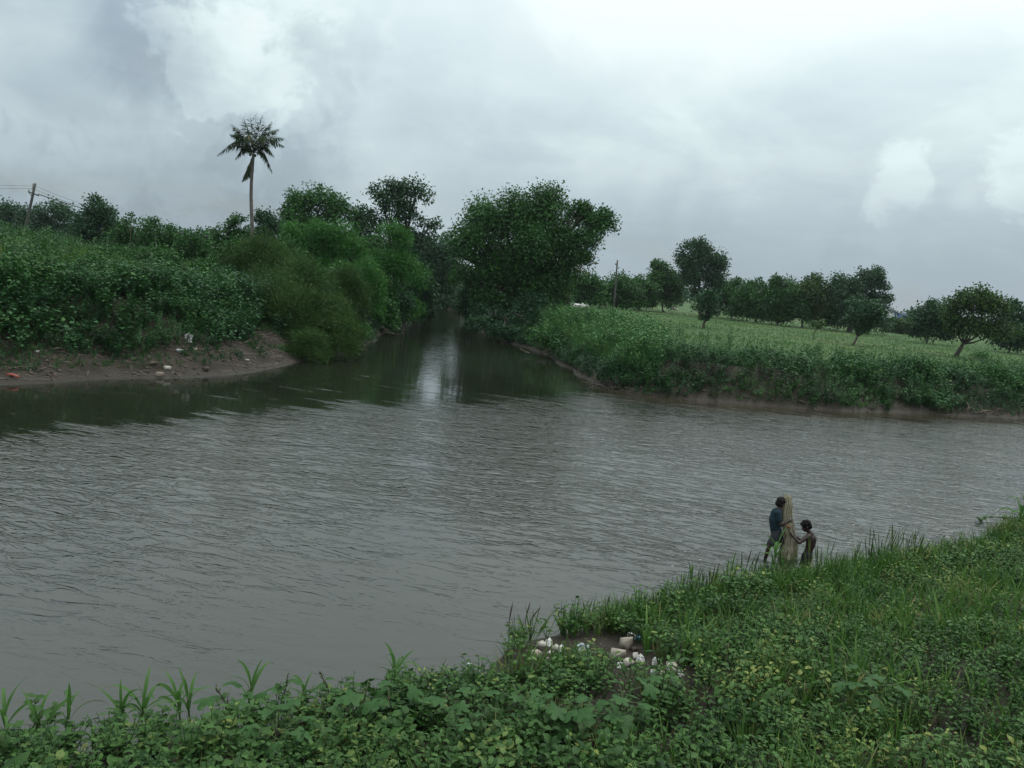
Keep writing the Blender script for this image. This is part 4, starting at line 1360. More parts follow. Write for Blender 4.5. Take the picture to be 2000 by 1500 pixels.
for i, (x, Yd, lab) in enumerate([(1130, 96, 'white cow grazing behind the reed grass right of the big tree')]):
    c = at(x, 590, Yd)
    z0 = float(H(c[0], Yd)[0])
    segs = [((-.75, 0, 1.0), (.7, 0, 1.02), .36, .33), ((.65, 0, 1.1), (1.15, 0, 1.15), .26, .17), ((1.15, 0, 1.15), (1.5, 0, .85), .15, .09),
            ((-.8, 0, 1.25), (-1.0, .03, .5), .05, .03), ((.45, 0, 1.3), (.6, 0, 1.42), .16, .10)]
    for sx, sy in ((.6, .17), (.55, -.17)):
        segs += [((sx, sy, .95), (sx + .02, sy, .45), .14, .08), ((sx + .02, sy, .45), (sx, sy, .02), .07, .06)]
    for sx, sy in ((-.65, .17), (-.72, -.17)):
        segs += [((sx, sy, .95), (sx + .08, sy, .6), .19, .1), ((sx + .08, sy, .6), (sx - .06, sy, .38), .09, .06), ((sx - .06, sy, .38), (sx - .02, sy, .02), .06, .055)]
    segs += [((1.18, .1, 1.25), (1.16, .3, 1.27), .05, .02), ((1.18, -.1, 1.25), (1.16, -.3, 1.27), .05, .02), ((1.2, .07, 1.28), (1.24, .1, 1.48), .03, .01), ((1.2, -.07, 1.28), (1.24, -.1, 1.48), .03, .01)]
    o = fuse('cow', capsules(segs), 'cowhide', .04, None, (c[0], Yd, z0))
    tag(o, lab, 'cow')
lump('pale_heap', 'small pale heap at the far edge of the right field', 'heap', 1318, 606, 12, 'plaster', 500)

# ------------------------------------------------------------------ near bank growth
r = np.random.default_rng(601)
soil = [(ground_hit(x, y)[:2], rad) for x, y, rad in [(880, 1318, .70), (960, 1322, .55), (1085, 1262, .52), (1060, 1290, .45), (1240, 1285, .55), (1150, 1285, .45), (1310, 1318, .35),
        (1180, 1265, .6), (1230, 1312, .5), (1545, 1178, .4), (830, 1310, .45)]]


def bare(x, y):
    m_ = np.ones(len(x))
    for (c, rad) in soil:
        m_ = np.minimum(m_, sstep(np.hypot(x - c[0], (y - c[1])), rad * .55, rad * 1.2))
    return m_


broad = [weed(r, .38, 20, q, .34, .8, leaf_oval(.36, .2), 4, .006) for q in (.10, .12, .14, .09, .115, .13, .08)]
small = [weed(r, .34, 26, .075, .30, .8, leaf_rhomb(.30, .15), 4, .004) for _ in range(8)]
small_hi = [weed(r, .36, 22, .085, .30, .8, leaf_oval(.28, .2), 4, .005) for _ in range(6)]
tufts = [tuft(r, .5, 9, .011, 3) for _ in range(8)]
tuft_far = [rtuft(r, .5, 12, .022) for _ in range(6)]
seeds = [seedgrass(r, .7, 4) for _ in range(6)]
lng = [tuft(r, .75, 8, .018, 5) for _ in range(6)]
# species drift from the broad-leaved carpet (left, near) to small weeds and grass (right)
mixf = lambda x, y: sstep(x + .25 * (y - 8) + 2.4 * (fb(x, y, 1.7) - .5), .4, 2.2)
base_ok = lambda x, y, a: (a > .02) & (r.random(len(x)) < bare(x, y))
x, y = area_pts(-7, 4, 3.2, 14, 32, r, lambda x, y, z, a, b, c: base_ok(x, y, a) & (r.random(len(x)) > mixf(x, y)) & (r.random(len(x)) < .45 + .9 * fb(x + 77, y, .8)))
stuff('broad_leaf_carpet', 'carpet of broad-leaved green weeds along the near bank at lower left', 'weeds', scatter(broad, x, y, .7, 1.15, r, .15, sc=.45 + 1.1 * fb(x, y, .9)), 'leaf_weed')
x, y = area_pts(-7, 12, 3.2, 13.5, 38, r, lambda x, y, z, a, b, c: base_ok(x, y, a) & (r.random(len(x)) < .40 + .60 * mixf(x, y)) & (np.hypot(x, y) < 13) & (r.random(len(x)) < .5 + .9 * fb(x + 9, y, 1.3)))
S1 = scatter(small_hi, x, y, .65, 1.2, r, .2, sc=.4 + 1.3 * fb(x, y, 1.2))
x, y = area_pts(-1, 26, 9, 36, 29, r, lambda x, y, z, a, b, c: base_ok(x, y, a) & (np.hypot(x, y) >= 12.5) & (r.random(len(x)) < .35 + .9 * fb(x + 9, y, 1.6)))
S2 = scatter(small, x, y, .7, 1.3, r, .2, sc=.4 + 1.4 * fb(x, y, 1.5))
stuff('small_leaf_weeds', 'tangle of small-leaved weeds over the near right bank', 'weeds', join([S1, S2]), 'leaf_small')
x, y = area_pts(-2, 12, 3.2, 13.5, 17, r, lambda x, y, z, a, b, c: base_ok(x, y, a) & (r.random(len(x)) < mixf(x, y)) & (fb(x + 44, y + 3, 1.5) > .40) & (np.hypot(x, y) < 13))
G1 = scatter(tufts, x, y, .6, 1.15, r, .2)
x, y = area_pts(-1, 26, 9, 36, 18, r, lambda x, y, z, a, b, c: base_ok(x, y, a) & (np.hypot(x, y) >= 12.5) & (fb(x + 44, y + 3, 2.0) > .40))
G2 = scatter(tuft_far, x, y, .6, 1.2, r, .2)
x, y = area_pts(1.5, 12, 3.2, 13, 6, r, lambda x, y, z, a, b, c: (fb(x + 14, y + 83, 1.8) > .50) & (x > 2.2))
G3 = scatter(lng, x, y, .7, 1.2, r, .25)
x, y = area_pts(-7, 2, 3.2, 12, 4.0, r, lambda x, y, z, a, b, c: base_ok(x, y, a))
G4 = scatter(tufts, x, y, .6, 1.0, r, .2)
stuff('bank_grass', 'green grass mixed through the weeds of the near bank', 'grass', join([G1, G2, G3, G4]), 'leaf_grass')
x, y = area_pts(-7, 26, 6, 34, 14, r, lambda x, y, z, a, b, c: (a > -.12) & (a < 1.3) & (r.random(len(x)) < bare(x, y)) & (x > .2) & (fb(x, y + 17, 1.2) > .36))
stuff('seeding_grass', 'thin seeding grass stalks fringing the near waterline', 'grass', join([scatter(seeds, x, y, .45, .95, r, .12), scatter(tuft_far, x, y, .7, 1.3, r, .15)]), 'leaf_grass')
x, y = area_pts(3.5, 9.5, 13.5, 18.5, 16, r, lambda x, y, z, a, b, c: (a > -.25) & (a < .8))
stuff('waterside_tufts', 'taller grass tufts at the waterline in front of the fishing pair', 'grass', scatter(tufts + seeds, x, y, .8, 1.55, r, .15), 'leaf_grass')
x, y = area_pts(-4, 10, 4, 18, 5, r, lambda x, y, z, a, b, c: (a > .1) & (fb(x + 64, y + 21, 1.1) > .60))
stuff('dry_grass', 'dry straw lying among the near bank weeds', 'grass', scatter(tuft_far, x, y, .4, .8, r, .7), 'leaf_dry')
x, y = area_pts(-4, 8, 6, 16, 30, r, lambda x, y, z, a, b, c: (a > -.1) & (bare(x, y) < .6))
stuff('soil_crumbs', 'dark soil crumbs on the bare patch of the near bank', 'soil', scatter(cl, x, y, .02, .10, r, .4), 'clod')

# ------------------------------------------------------------------ single plants of the near bank
BL = []
for k in range(7):
    rr = np.random.default_rng(700 + k)
    V, T = blade(9, .042 + .018 * rr.random(), [.7, 1.5, 2.2, 2.9, 3.4, 1.2, 2.6][k], rr.uniform(-1.2, 1.2), [1.45, 1.3, 1.3, 1.3, 1.25, 1.1, 1.05][k])
    BL.append(mesh('blade_leaf', V, T, 'leaf_blade', smooth=True))


def blade_plant(name, label, base, hgt, n, seed, group, stem=.45):
    rr = np.random.default_rng(seed)
    root = thing(name, label, 'plant', base, group)
    root.rotation_euler = (rr.normal(0, .08), rr.normal(0, .08), rr.uniform(0, 6.28))
    sh = hgt * stem
    V, T = tube(curve([(0, 0, -.05), (rr.normal(0, .02), rr.normal(0, .02), sh * .5), (0, 0, sh)], 5), np.linspace(.013, .008, 5), 6)
    obj('stem', mesh('stem', V, T, 'stem', smooth=True), root)
    for k in range(n):
        s = (k + .3) / n
        o = obj('leaf', BL[int(rr.integers(0, 3)) if k >= n - 2 else int(rr.integers(1, 7))], root, (0, 0, sh * (.25 + .75 * s)))
        o.rotation_euler = (0, 0, k * 2.6 + rr.uniform(-.5, .5))
        L_ = hgt * rr.uniform(.4, .85) * (1.0 if k < n - 2 else .9)
        o.scale = (L_, L_, L_)
    return root


BG = 'broad-bladed grass plants at the lower left waterline'
for i, (x, y, h_, n, lab) in enumerate([
        (10, 1440, .62, 6, 'broad-bladed grass plant cut by the left edge of the view'),
        (75, 1452, .55, 6, 'broad-bladed grass plant second from the left edge'),
        (130, 1440, .50, 6, 'broad-bladed grass plant with dark drooping leaves third from left'),
        (240, 1432, .62, 7, 'tall broad-bladed grass plant left of the paired one'),
        (275, 1425, .60, 7, 'broad-bladed grass plant leaning right, paired with a taller one'),
        (352, 1408, .64, 7, 'broad-bladed grass plant with two upright leaves near the lower left'),
        (372, 1412, .60, 6, 'broad-bladed grass plant with a wide slanting leaf near the lower left'),
        (484, 1390, .60, 5, 'thin grass plant with spread-finger leaves above the broad-leaved weeds'),
        (592, 1378, .44, 5, 'small grass plant with one bright upright leaf'),
        (768, 1345, .52, 6, 'bright green grass plant standing alone against the water at lower centre'),
        (185, 1470, .45, 6, 'short broad-bladed grass plant in front of the lower left group')]):
    blade_plant('bladed_grass', lab, ground_hit(x, y), h_ * (1.05 + .1 * ((i * 7) % 5)), n + 1, 720 + i, BG)
RP = 'reedy plants in front of the fishing pair'
for i, (x, y, h_, n, lab) in enumerate([
        (1508, 1122, .95, 9, 'tall reedy plant growing in front of the person in blue'),
        (1430, 1128, .48, 7, 'small leafy reed left of the fishing pair'),
        (1348, 1148, .55, 7, 'leafy reed standing on the shore well left of the fishing pair'),
        (1527, 1128, .55, 6, 'low reed with pale arching leaves below the net')]):
    blade_plant('reed_plant', lab, ground_hit(x, y), h_, n, 760 + i, RP, .6)
for i, (x, y, h_, lab) in enumerate([(995, 1250, .62, 'thin dark reed spike at the left tip of the weedy point'), (1024, 1245, .60, 'straight bare reed second from the tip of the weedy point'), (1036, 1245, .52, 'curved bare reed third from the tip of the weedy point')]):
    p = ground_hit(x, y)
    rr = np.random.default_rng(790 + i)
    root = thing('bare_reed', lab, 'reed', p, 'bare reeds on the weedy point')
    V, T = tube(curve([(0, 0, -.05), (rr.normal(0, .03), 0, h_ * .5), (rr.normal(0, .08), 0, h_)], 7), [.008, .008, .007, .007, .012, .010, .003], 5)
    obj('stalk', mesh('stalk', V, T, 'stem_dark', smooth=True), root)

LOB = mesh('lobed_leaf', *leaf_lobed(), 'leaf_lobed', smooth=True)
V0, T0 = leaf_lobed()
LOB2 = mesh('lobed_leaf', V0 * [1, 1.1, 1.6] + np.array([0, 0, 0]) + np.stack([0 * V0[:, 0], 0 * V0[:, 0], -.18 * V0[:, 1] ** 2], -1), T0, 'leaf_lobed', smooth=True)


def orient(o, d_, z_):
    Rm = frames(np.array([d_], float), np.array([z_], float))[0]
    o.rotation_euler = Matrix(Rm.tolist()).to_euler()


def lobed_plant(label, base, hgt, n, ls, seed, group):
    rr = np.random.default_rng(seed)
    root = thing('lobed_leaf_plant', label, 'plant', base, group)
    tip = np.array([rr.normal(0, .06), rr.normal(0, .06), hgt])
    pa = curve([(0, 0, -.05), tip * .5 + rr.normal(0, .02, 3), tip], 8)
    V, T = tube(pa, np.linspace(.012, .006, 8), 6)
    obj('stem', mesh('stem', V, T, 'stem_dark', smooth=True), root)
    for k in range(n):
        s = .4 + .6 * (k + .5) / n
        a_ = k * 2.4 + rr.uniform(-.3, .3)
        p0 = np.array([np.interp(s, np.linspace(0, 1, 8), pa[:, c]) for c in range(3)])
        pl = ls * rr.uniform(.5, 1.1)
        e = p0 + np.array([math.cos(a_) * pl, math.sin(a_) * pl, pl * .45])
        V, T = tube([p0, e], [.004, .003], 4)
        pt = obj('petiole', mesh('petiole', V, T, 'stem'), root)
        o = obj('leaf', LOB if k % 2 else LOB2, pt, e)
        orient(o, (math.cos(a_), math.sin(a_), rr.uniform(-.35, .15)), (rr.normal(0, .25), rr.normal(0, .25), 1))
        q = ls * rr.uniform(.75, 1.15)
        o.scale = (q, q, q)


for i, (x, y, h_, n, ls, lab) in enumerate([
        (700, 1420, .42, 8, .20, 'dark-stemmed lobed-leaf plant at lower centre left of the lone grass plant'),
        (760, 1440, .46, 9, .22, 'largest lobed-leaf plant in the middle of the lower edge'),
        (620, 1432, .38, 7, .19, 'lobed-leaf plant beside the small bright grass plant'),
        (560, 1415, .36, 7, .19, 'lobed-leaf plant right of the spread-finger grass'),
        (860, 1420, .38, 8, .18, 'lobed-leaf plant on the slope below the bare soil patch'),
        (1010, 1420, .40, 8, .18, 'lobed-leaf plant below the left end of the rubble'),
        (1075, 1450, .44, 8, .19, 'lobed-leaf plant with drooping leaves under the grey bag'),
        (1200, 1440, .55, 9, .19, 'tall lobed-leaf plant in front of the rubble'),
        (1160, 1470, .46, 8, .19, 'lobed-leaf plant at the lower edge below the rubble'),
        (430, 1430, .40, 7, .19, 'lobed-leaf plant among the lower left grass plants'),
        (540, 1482, .34, 7, .20, 'low lobed-leaf plant at the lower edge left of centre'),
        (940, 1475, .34, 7, .18, 'low lobed-leaf plant at the lower edge right of centre'),
        (1290, 1400, .46, 8, .15, 'lobed-leaf plant right of the rubble on its grassy rim'),
        (1690, 1420, .50, 8, .17, 'lone lobed-leaf plant in the grass of the lower right slope')]):
    lobed_plant(lab, ground_hit(x, y), h_ * 1.08, n, ls * 1.12, 800 + i, 'lobed-leaf plants on the near bank')

# spiked weeds
for i, (x, y, h_, lab) in enumerate([(435, 1425, .52, 'flowering spiked weed between the lower left grass plants'), (548, 1410, .62, 'tall flowering spiked weed right of the spread-finger grass'),
                                     (637, 1400, .58, 'dark-stemmed spiked weed against the water left of centre'), (1625, 1140, .4, 'small spiked weed beside the bare-backed person'),
                                     (1320, 1345, .62, 'tall dark weed with drooping leaves right of the rubble'), (1700, 1380, .5, 'dark-stemmed weed on the right slope')]):
    rr = np.random.default_rng(850 + i)
    p = ground_hit(x, y)
    root = thing('spiked_weed', lab, 'plant', p, 'spiked weeds on the near bank')
    pa = curve([(0, 0, -.05), (rr.normal(0, .02), 0, h_ * .5), (rr.normal(0, .05), 0, h_)], 12)
    V, T = tube(pa, np.linspace(.010, .004, 12), 6)
    st = obj('stem', mesh('stem', V, T, 'stem_dark', smooth=True), root)
    bl_ = hull(rr, .012, .012, .02, 8)
    n = 26
    q = rr.uniform(.72, 1.0, n)
    pp = np.stack([np.interp(q, np.linspace(0, 1, 12), pa[:, c]) for c in range(3)], -1) + rr.normal(0, .009, (n, 3))
    V, T = inst(bl_, pp, np.repeat(np.eye(3)[None], n, 0), rr.uniform(.5, 1.1, n))
    obj('flower_spike', mesh('flower_spike', V, T, 'stem'), root)
    for k in range(9):
        s = .35 + .5 * k / 9
        a_ = k * 2.4
        p0 = [np.interp(s, np.linspace(0, 1, 12), pa[:, c]) for c in range(3)]
        if k == 0:
            SPL = mesh('spike_leaf', *leaf_oval(.26, .3), 'leaf_weed') if i == 0 else SPL
        o = obj('leaf', SPL, root, p0)
        orient(o, (math.cos(a_), math.sin(a_), rr.uniform(-.1, .5)), (0, 0, 1))
        z_ = rr.uniform(.10, .17)
        o.scale = (z_, z_, z_)

# nearest broad-leaved weeds, leaf by leaf
OV = [mesh('oval_leaf', *leaf_oval(.36 + .05 * k, .12 + .1 * k, .04 + .03 * k), 'leaf_weed', smooth=False) for k in range(3)]
r = np.random.default_rng(900)
for i in range(44):
    xx, yy = r.uniform(60, 1250), r.uniform(1425, 1495)
    p = ground_hit(xx, yy)
    h_ = r.uniform(.30, .44)
    root = thing('broad_leaf_weed', 'broad-leaved weed standing in the green carpet along the lower edge', 'plant', p, 'broad-leaved weeds at the lower edge')
    V, T = tube([(0, 0, -.04), (0, 0, h_)], [.007, .004], 5)
    obj('stem', mesh('stem', V, T, 'stem'), root)
    for k in range(11):
        s = .35 + .65 * k / 10
        a_ = k * 2.4 + r.uniform(-.4, .4)
        o = obj('leaf', OV[k % 3], root, (0, 0, h_ * s))
        orient(o, (math.cos(a_), math.sin(a_), r.uniform(-.1, .3) + .35 * s), (r.normal(0, .2), r.normal(0, .2), 1))
        z_ = r.uniform(.10, .16) * (1.15 - .45 * s)
        o.scale = (z_, z_, z_)

# leaning leafy branch and tall stalks at the right edge
p = ground_hit(1990, 1020)
root = thing('leaning_branch', 'leaning leafy branch against the water at the right edge', 'plant', p)
rr = np.random.default_rng(870)
pa = curve([p, at(1975, 1012, p[1] - .2), at(1930, 1010, p[1] - .4), at(1905, 1012, p[1] - .5)], 12) - p
V, T = tube(pa, np.linspace(.022, .007, 12), 6)
obj('stem', mesh('stem', V, T, 'stem_dark'), root)
for k in range(22):
    a_ = rr.uniform(0, 6.28)
    o = obj('leaf', OV[k % 3], root, pa[int(rr.integers(4, 12))])
    orient(o, (math.cos(a_), math.sin(a_), rr.uniform(-.3, .6)), (0, 0, 1))
    z_ = rr.uniform(.14, .24)
    o.scale = (z_, z_, z_)
for i, (x, y, h_, lab) in enumerate([(1985, 1040, 1.15, 'tall grass stalk with narrow leaves at the right edge'), (1998, 1060, 1.0, 'tall grass stalk half cut by the right edge')]):
    blade_plant('tall_stalk', lab, ground_hit(x, y), h_, 8, 880 + i, 'tall stalks at the right edge', .75)

# ------------------------------------------------------------------ rubble and litter on the near bank
RB = 'rubble pieces dumped on the near bank'
for i, (x, y, s, mt, fl, lab) in enumerate([
        (1060, 1264, 22, 'plaster', .6, 'pale broken plaster piece at the back left of the rubble'),
        (1085, 1268, 20, 'plaster', .5, 'flat white plaster piece in the left rubble group'),
        (1046, 1282, 26, 'brick_tan', .7, 'tan chunk at the left end of the rubble'),
        (1075, 1276, 16, 'plastic_white', .35, 'bright white shard in the left rubble group'),
        (1066, 1288, 15, 'plastic_white', .4, 'small white shard below the left rubble group'),
        (1204, 1292, 34, 'brick_tan', 1.1, 'tall tan wedge-shaped block in the middle of the rubble'),
        (1222, 1268, 30, 'brick_tan', 1.1, 'upright tan slab behind the wedge-shaped block'),
        (1226, 1300, 26, 'plaster', .7, 'white rounded lump in front of the wedge-shaped block'),
        (1242, 1284, 22, 'plaster', .4, 'flat pale slab right of the upright slab'),
        (1238, 1272, 16, 'clod', .6, 'dark stone between the slabs of the rubble'),
        (1275, 1318, 18, 'plastic_white', .7, 'white chip at the right end of the rubble'),
        (1312, 1315, 30, 'plaster', .8, 'large pale lump at the right end of the rubble'),
        (1292, 1322, 20, 'brick_tan', .7, 'tan lump beside the large pale one'),
        (1296, 1266, 18, 'plaster', .6, 'pale piece half hidden by weeds at the back right'),
        (1150, 1338, 14, 'plaster', .5, 'pale crumb low among the lobed leaves'),
        (1124, 1330, 12, 'plastic_white', .5, 'small white chip low among the lobed leaves')]):
    lump('rubble_piece', lab, 'rubble', x, y, s * .85, mt, 420 + i, RB, fl, .2)
for i, (x, y, s_, lab) in enumerate([(1072, 1262, .13, 'crumpled white scrap at the back of the left rubble group'), (1098, 1274, .12, 'crumpled white scrap at the right of the left rubble group'),
                                     (1252, 1296, .14, 'crumpled white scrap right of the white rounded lump'), (1212, 1306, .10, 'small crumpled scrap in front of the wedge-shaped block'),
                                     (1282, 1300, .12, 'crumpled pale scrap between the right rubble pieces'), (1330, 1325, .12, 'crumpled scrap at the far right of the rubble'),
                                     (915, 1306, .10, 'crumpled grey scrap on the bare soil left of the weedy point')]):
    sheet('crumpled_scrap', lab, 'litter', ground_hit(x, y), s_, s_ * .6, 'plastic_white' if i != 6 else 'plastic_grey', 40 + i, .8)
sheet('plastic_bag', 'crumpled grey translucent plastic bag left of the rubble blocks', 'bag', ground_hit(1138, 1290), .26, .22, 'plastic_grey', 8, .35)
p = ground_hit(1237, 1248)
d1 = norm(at(1258, 1254, p[1]) - at(1224, 1236, p[1]))
bot = thing('plastic_bottle', 'white bottle with a blue label lying above the rubble', 'bottle', p)
dd = norm(np.array([d1[0], -.25, d1[2] * .6]))
c0 = np.array([-.10, 0, .07])
ss = [0, .02, .05, .14, .20, .23, .25, .27]
V, T = tube([c0 + dd * q for q in ss], [.034, .045, .046, .046, .046, .030, .016, .016], 14)
obj('body', mesh('body', V, T, 'plastic_white', smooth=True), bot)
V, T = tube([c0 + dd * q for q in (.13, .135, .195, .20)], [.040, .0485, .0485, .040], 14)
obj('label', mesh('label', V, T, 'plastic_blue', smooth=True), bot)
V, T = tube([c0 + dd * q for q in (.262, .29)], [.019, .019], 12)
obj('cap', mesh('cap', V, T, 'plastic_blue', smooth=True), bot)
p = ground_hit(1148, 1312)
V, T = tube(curve([(-.12, 0, .05), (0, .02, .07), (.12, -.02, .03)], 8), .012, 6)
tag(obj('teal_strap', mesh('teal_strap', V, T, 'plastic_teal'), None, p), 'teal plastic strap lying below the grey bag', 'litter')

# ------------------------------------------------------------------ the two people with the net
PY0 = float(hit(1521, 1097, -.1)[1])
BED = -.1
PS = PY0 / ray(1521, 1050)[1] / FPX


def J(x, y, dy=0.0):
    return at(x, y, PY0 + dy)


def limb(*q):
    """chain of (point, radius) as tapered overlapping pieces"""
    out = []
    for (a_, ra), (b_, rb) in zip(q, q[1:]):
        out.append(tube(curve([a_, b_], 6), np.linspace(ra, rb, 6), 12))
    for a_, ra in q:
        out.append(balls([(a_, ra, ra, ra)]))
    return join(out)


def fingers(hand, fwd, side, dn, grip):
    """palm with four curled fingers and a thumb"""
    fwd, side, dn = norm(fwd), norm(side), norm(dn)
    out = [limb((hand - fwd * .02, .022), (hand + fwd * .03, .024))]
    for k, l in enumerate((.055, .065, .06, .045)):
        b = hand + fwd * .035 + side * (k - 1.5) * .017
        m1 = b + fwd * l * .5 + dn * l * .1
        e = m1 + fwd * l * .35 * (1 - grip) + dn * l * .55 * (.4 + grip)
        out.append(limb((b, .0095), (m1, .0085), (e, .0075)))
    b = hand - side * .022
    out.append(limb((b, .011), (b - side * .022 + fwd * .03, .010), (b - side * .012 + fwd * .055 + dn * .015, .008)))
    return join(out)


def head(c, face, up, rad=.092):
    """skull, jaw, nose, brows, ears; face = direction looked at"""
    face = norm(face)
    up = norm(up - face * np.dot(up, face))
    side = np.cross(face, up)
    skull = balls([((0, 0, 0), 1, 1, 1)], 14)
    Rm = np.stack([side, face, up], -1)

    def ell(off, a_, b_, h_):
        V, T = skull
        return (V * [a_, b_, h_]) @ Rm.T + c + Rm @ np.array(off), T
    s = rad / .092
    prt = [ell((0, -.012 * s, .022 * s), .074 * s, .092 * s, .084 * s), ell((0, .030 * s, -.045 * s), .054 * s, .058 * s, .062 * s), ell((0, .055 * s, -.085 * s), .03 * s, .026 * s, .022 * s),
           ell((0, .094 * s, -.022 * s), .014 * s, .018 * s, .024 * s), ell((0, .084 * s, -.062 * s), .026 * s, .012 * s, .012 * s),
           ell((.03 * s, .078 * s, .012 * s), .022 * s, .012 * s, .010 * s), ell((-.03 * s, .078 * s, .012 * s), .022 * s, .012 * s, .010 * s),
           ell((.077 * s, -.005 * s, -.015 * s), .012 * s, .022 * s, .032 * s), ell((-.077 * s, -.005 * s, -.015 * s), .012 * s, .022 * s, .032 * s)]
    hr = [ell((0, -.022 * s, .034 * s), .083 * s, .098 * s, .088 * s), ell((0, -.055 * s, -.02 * s), .074 * s, .062 * s, .07 * s)]
    rr = np.random.default_rng(5)
    for k in range(26):
        q = norm(np.array([rr.normal(0, .6), rr.normal(.1, .7), abs(rr.normal(.7, .3))]))
        hr.append(ell(tuple(q * np.array([.072, .088, .09]) * s + np.array([0, -.01, .03]) * s), .026 * s, .030 * s, .022 * s))
    eyes = [ell((q * .03 * s, .083 * s, -.002 * s), .011 * s, .008 * s, .007 * s) for q in (-1, 1)]
    return join(prt), join(hr), join(eyes)


# person in blue, in profile facing right, one hand up on the net
b0 = J(1515, 1097)
b0[2] = BED
per = thing('person', 'person in a dark blue shirt and dark shorts holding up a fishing net', 'person', b0)
hd = J(1524.5, 983)
hsk, hhr, hey = head(hd, np.array([.75, .45, -.35]), np.array([.15, 0, 1.0]), .098)
sh_n, sh_f = J(1520, 1002, -.13), J(1520, 999, .14)
hipn, hipf = J(1516, 1044, -.08), J(1518, 1043, .09)
kn, kf = J(1503, 1066, -.30), J(1529, 1066, .10)
fn, ff = J(1494, 1093, -.22), J(1522, 1096, .12)
fn[2] = ff[2] = BED + .04
eln, elf = J(1525, 1025, -.20), J(1529, 1018, .26)
hn, hf = J(1541.5, 1017.5, -.16), J(1541, 1001, .12)
torso = join([limb((J(1523, 993), .055), (J(1517, 1001), .10), (J(1514, 1015), .115), (J(1515, 1030), .10), (J(1517, 1042), .105)),
              limb((sh_n, .06), (sh_f, .06)), limb((hipn, .09), (hipf, .09))])
body = join([hsk, limb((hd + [0, 0, -.06], .048), (J(1521, 996), .052)), torso,
             limb((sh_n, .052), (eln, .038), (hn, .027)), limb((sh_f, .05), (elf, .038), (hf, .027)),
             limb((hipn, .088), (kn, .055), (fn + [0, 0, .05], .036)), limb((hipf, .085), (kf, .055), (ff + [0, 0, .05], .036)),
             limb((fn + [-.02, 0, 0], .035), (fn + [.12, -.02, -.01], .028)), limb((ff + [-.02, 0, 0], .035), (ff + [.12, .02, -.01], .028)),
             fingers(hn, hn - eln, np.array([0, .3, 1]), np.array([.3, 1, 0]), .8), fingers(hf, hf - elf, np.array([0, .3, 1]), np.array([.3, -1, 0]), .8)])
fuse('body', (body[0] - b0, body[1]), 'skin', .0085, per)
fuse('hair', (hhr[0] - b0, hhr[1]), 'hair', .008, per, smooth_it=3)
obj('eyes', mesh('eyes', hey[0] - b0, hey[1], 'plastic_white', smooth=True), per)
shirt = join([limb((J(1521, 997), .075), (J(1516.5, 1002), .118), (J(1513.5, 1015), .132), (J(1514.5, 1030), .120), (J(1516, 1040), .120)), limb((sh_n, .076), (sh_f, .074)),
              limb((sh_n, .072), (sh_n + (eln - sh_n) * .6, .060)), limb((sh_f, .068), (sh_f + (elf - sh_f) * .6, .058))])
fuse('shirt', (shirt[0] - b0, shirt[1]), 'shirt_blue', .012, per)
shorts = join([limb((hipn, .108), (hipf, .108)), limb((J(1516.5, 1036), .118), (J(1517, 1045), .118)), limb((hipn, .106), (kn + (hipn - kn) * .12, .082)), limb((hipf, .104), (kf + (hipf - kf) * .12, .082))])
fuse('shorts', (shorts[0] - b0, shorts[1]), 'shorts_dark', .012, per)

# bare-backed person, knee-deep, facing left with both hands on the net
b1 = J(1572, 1130)
b1[2] = -.45
per = thing('person', 'bare-backed person in dark shorts reaching out to the fishing net', 'person', b1)
hd = J(1574.5, 1027.5)
hsk, hhr, hey = head(hd, np.array([-.85, .15, -.5]), np.array([-.25, 0, 1.0]), .100)
sh_n, sh_f = J(1578, 1048, -.15), J(1582, 1045, .15)
hipn, hipf = J(1575, 1086, -.08), J(1578, 1085, .08)
kn, kf = J(1567, 1112, -.14), J(1573, 1111, .12)
fn, ff = J(1570, 1136, -.06), J(1575, 1135, .12)
eln, elf = J(1561, 1060, -.22), J(1564, 1056, .20)
hn, hf = J(1549, 1047, -.14), J(1546, 1042, .10)
body = join([hsk, limb((hd + [.02, 0, -.05], .046), (J(1583, 1043), .056)),
             limb((J(1583, 1043), .07), (J(1585, 1052), .108), (J(1583.5, 1062), .108), (J(1580.5, 1072), .088), (J(1578, 1080), .092), (J(1576.5, 1087), .10)),
             limb((sh_n, .056), (sh_f, .056)), limb((hipn, .086), (hipf, .086)),
             limb((sh_n, .054), (eln, .040), (hn, .028)), limb((sh_f, .052), (elf, .038), (hf, .027)),
             limb((hipn, .084), (kn, .055), (fn + [0, 0, .04], .036)), limb((hipf, .082), (kf, .055), (ff + [0, 0, .04], .036)),
             limb((fn, .034), (fn + [-.12, 0, -.01], .028)), limb((ff, .034), (ff + [-.12, 0, -.01], .028)),
             fingers(hn, hn - eln, np.array([0, .3, 1]), np.array([-.2, 1, 0]), .7), fingers(hf, hf - elf, np.array([0, .3, 1]), np.array([-.2, -1, 0]), .7)])
fuse('body', (body[0] - b1, body[1]), 'skin', .0085, per)
fuse('hair', (hhr[0] - b1, hhr[1]), 'hair', .008, per, smooth_it=3)
obj('eyes', mesh('eyes', hey[0] - b1, hey[1], 'plastic_white', smooth=True), per)
shorts = join([limb((hipn, .105), (hipf, .105)), limb((J(1577.5, 1083), .108), (J(1576.5, 1089), .115)), limb((hipn, .104), (kn + (hipn - kn) * .1, .080)), limb((hipf, .102), (kf + (hipf - kf) * .1, .080))])
fuse('shorts', (shorts[0] - b1, shorts[1]), 'shorts_dark', .012, per)

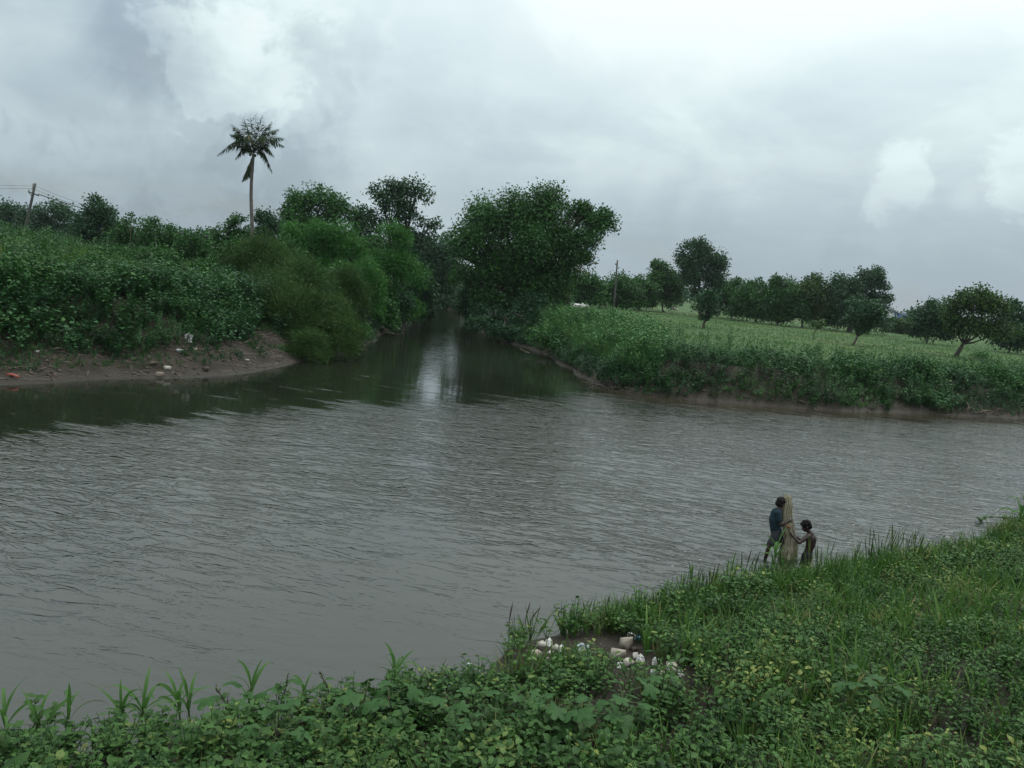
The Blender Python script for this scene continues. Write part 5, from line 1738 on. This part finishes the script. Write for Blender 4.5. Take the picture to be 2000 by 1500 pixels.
# the net: a long pleated bundle hanging from the raised hand
r = np.random.default_rng(950)
nl = [(967, 1536.5, 3), (972, 1537.5, 6), (985, 1537.5, 7), (998, 1537, 7.5), (1012, 1536.5, 7), (1022, 1538, 8.5), (1035, 1540, 8.5), (1048, 1543, 9), (1062, 1542.5, 10.5), (1078, 1540.5, 13), (1092, 1538.5, 15), (1104, 1538, 16)]
ys = np.linspace(967, 1104, 60)
cx = np.interp(ys, [q[0] for q in nl], [q[1] for q in nl])
wd = np.interp(ys, [q[0] for q in nl], [q[2] for q in nl])
S = 40
th = np.linspace(0, 2 * np.pi, S, endpoint=False)
VV = []
for k, (yy, xx, ww) in enumerate(zip(ys, cx, wd)):
    c = J(xx, yy, .03)
    rad_ = ww * PS
    fold = 1 + .10 * math.sin(k * .31) + .07 * math.sin(k * .83 + 1) + .30 * np.sin(5 * th + .06 * k + np.sin(k * .13)) + .12 * np.sin(13 * th - .11 * k) + .05 * np.sin(.7 * k + 3 * th)
    VV.append(np.stack([c[0] + rad_ * fold * np.cos(th), c[1] + rad_ * .62 * fold * np.sin(th), np.full(S, c[2]) + .02 * np.sin(5 * th + k * .2)], -1))
nb = np.array([VV[-1][:, 0].mean(), VV[-1][:, 1].mean(), VV[-1][:, 2].min()])
VV = np.concatenate(VV)
TT = []
for k in range(59):
    for j in range(S):
        a_, b_ = k * S + j, k * S + (j + 1) % S
        TT += [(a_, a_ + S, b_ + S), (a_, b_ + S, b_)]
net = thing('fishing_net', 'long beige bundled fishing net held upright between the two people', 'fishing net', nb)
obj('mesh_bundle', mesh('mesh_bundle', VV - nb, np.array(TT), 'net', smooth=True), net)
for k in range(26):
    a_ = r.uniform(0, 6.28)
    wv_ = r.uniform(1.0, 1.45)
    pts = []
    for yy in np.linspace(r.uniform(970, 1040), r.uniform(1070, 1106), 7):
        xx, ww = np.interp(yy, ys, cx), np.interp(yy, ys, wd)
        c = J(xx, yy, .03)
        pts.append(c + np.array([math.cos(a_) * ww * PS * wv_ + r.normal(0, .02), math.sin(a_) * ww * PS * .75, 0]))
    V, T = tube(curve(pts, 14), .006, 4)
    obj('cord', mesh('cord', V - nb, T, 'net'), net)
c = J(1538.5, 1028, -.10)
V, T = balls([(c, .045, .035, .04)])
obj('float', mesh('float', V - nb, T, 'plastic_red', smooth=True), net)
c = J(1544, 1014.8, -.12)
V, T = balls([(c, .020, .02, .024)])
obj('glint_ball', mesh('glint_ball', V - nb, T, 'plastic_white', smooth=True), net)  # small white ball modelled in place of a glint on the net

# ------------------------------------------------------------------ damp air over the river and fields
m = bpy.data.materials.new('damp_air')
m.use_nodes = True
t = NT(m.node_tree)
pv = t.n('ShaderNodeVolumePrincipled', {'Color': (0.86, 0.93, 1.0, 1), 'Density': 0.00010, 'Anisotropy': 0.2})
t.n('ShaderNodeOutputMaterial', {'Volume': pv.outputs[0]})
V, T = box(np.array([500.0, 1900.0, 14.0]), 7400, 4400, 33)
tag(obj('haze', mesh('haze', V, T, m)), 'thin pale haze over the river and the far fields', 'haze', kind='stuff')
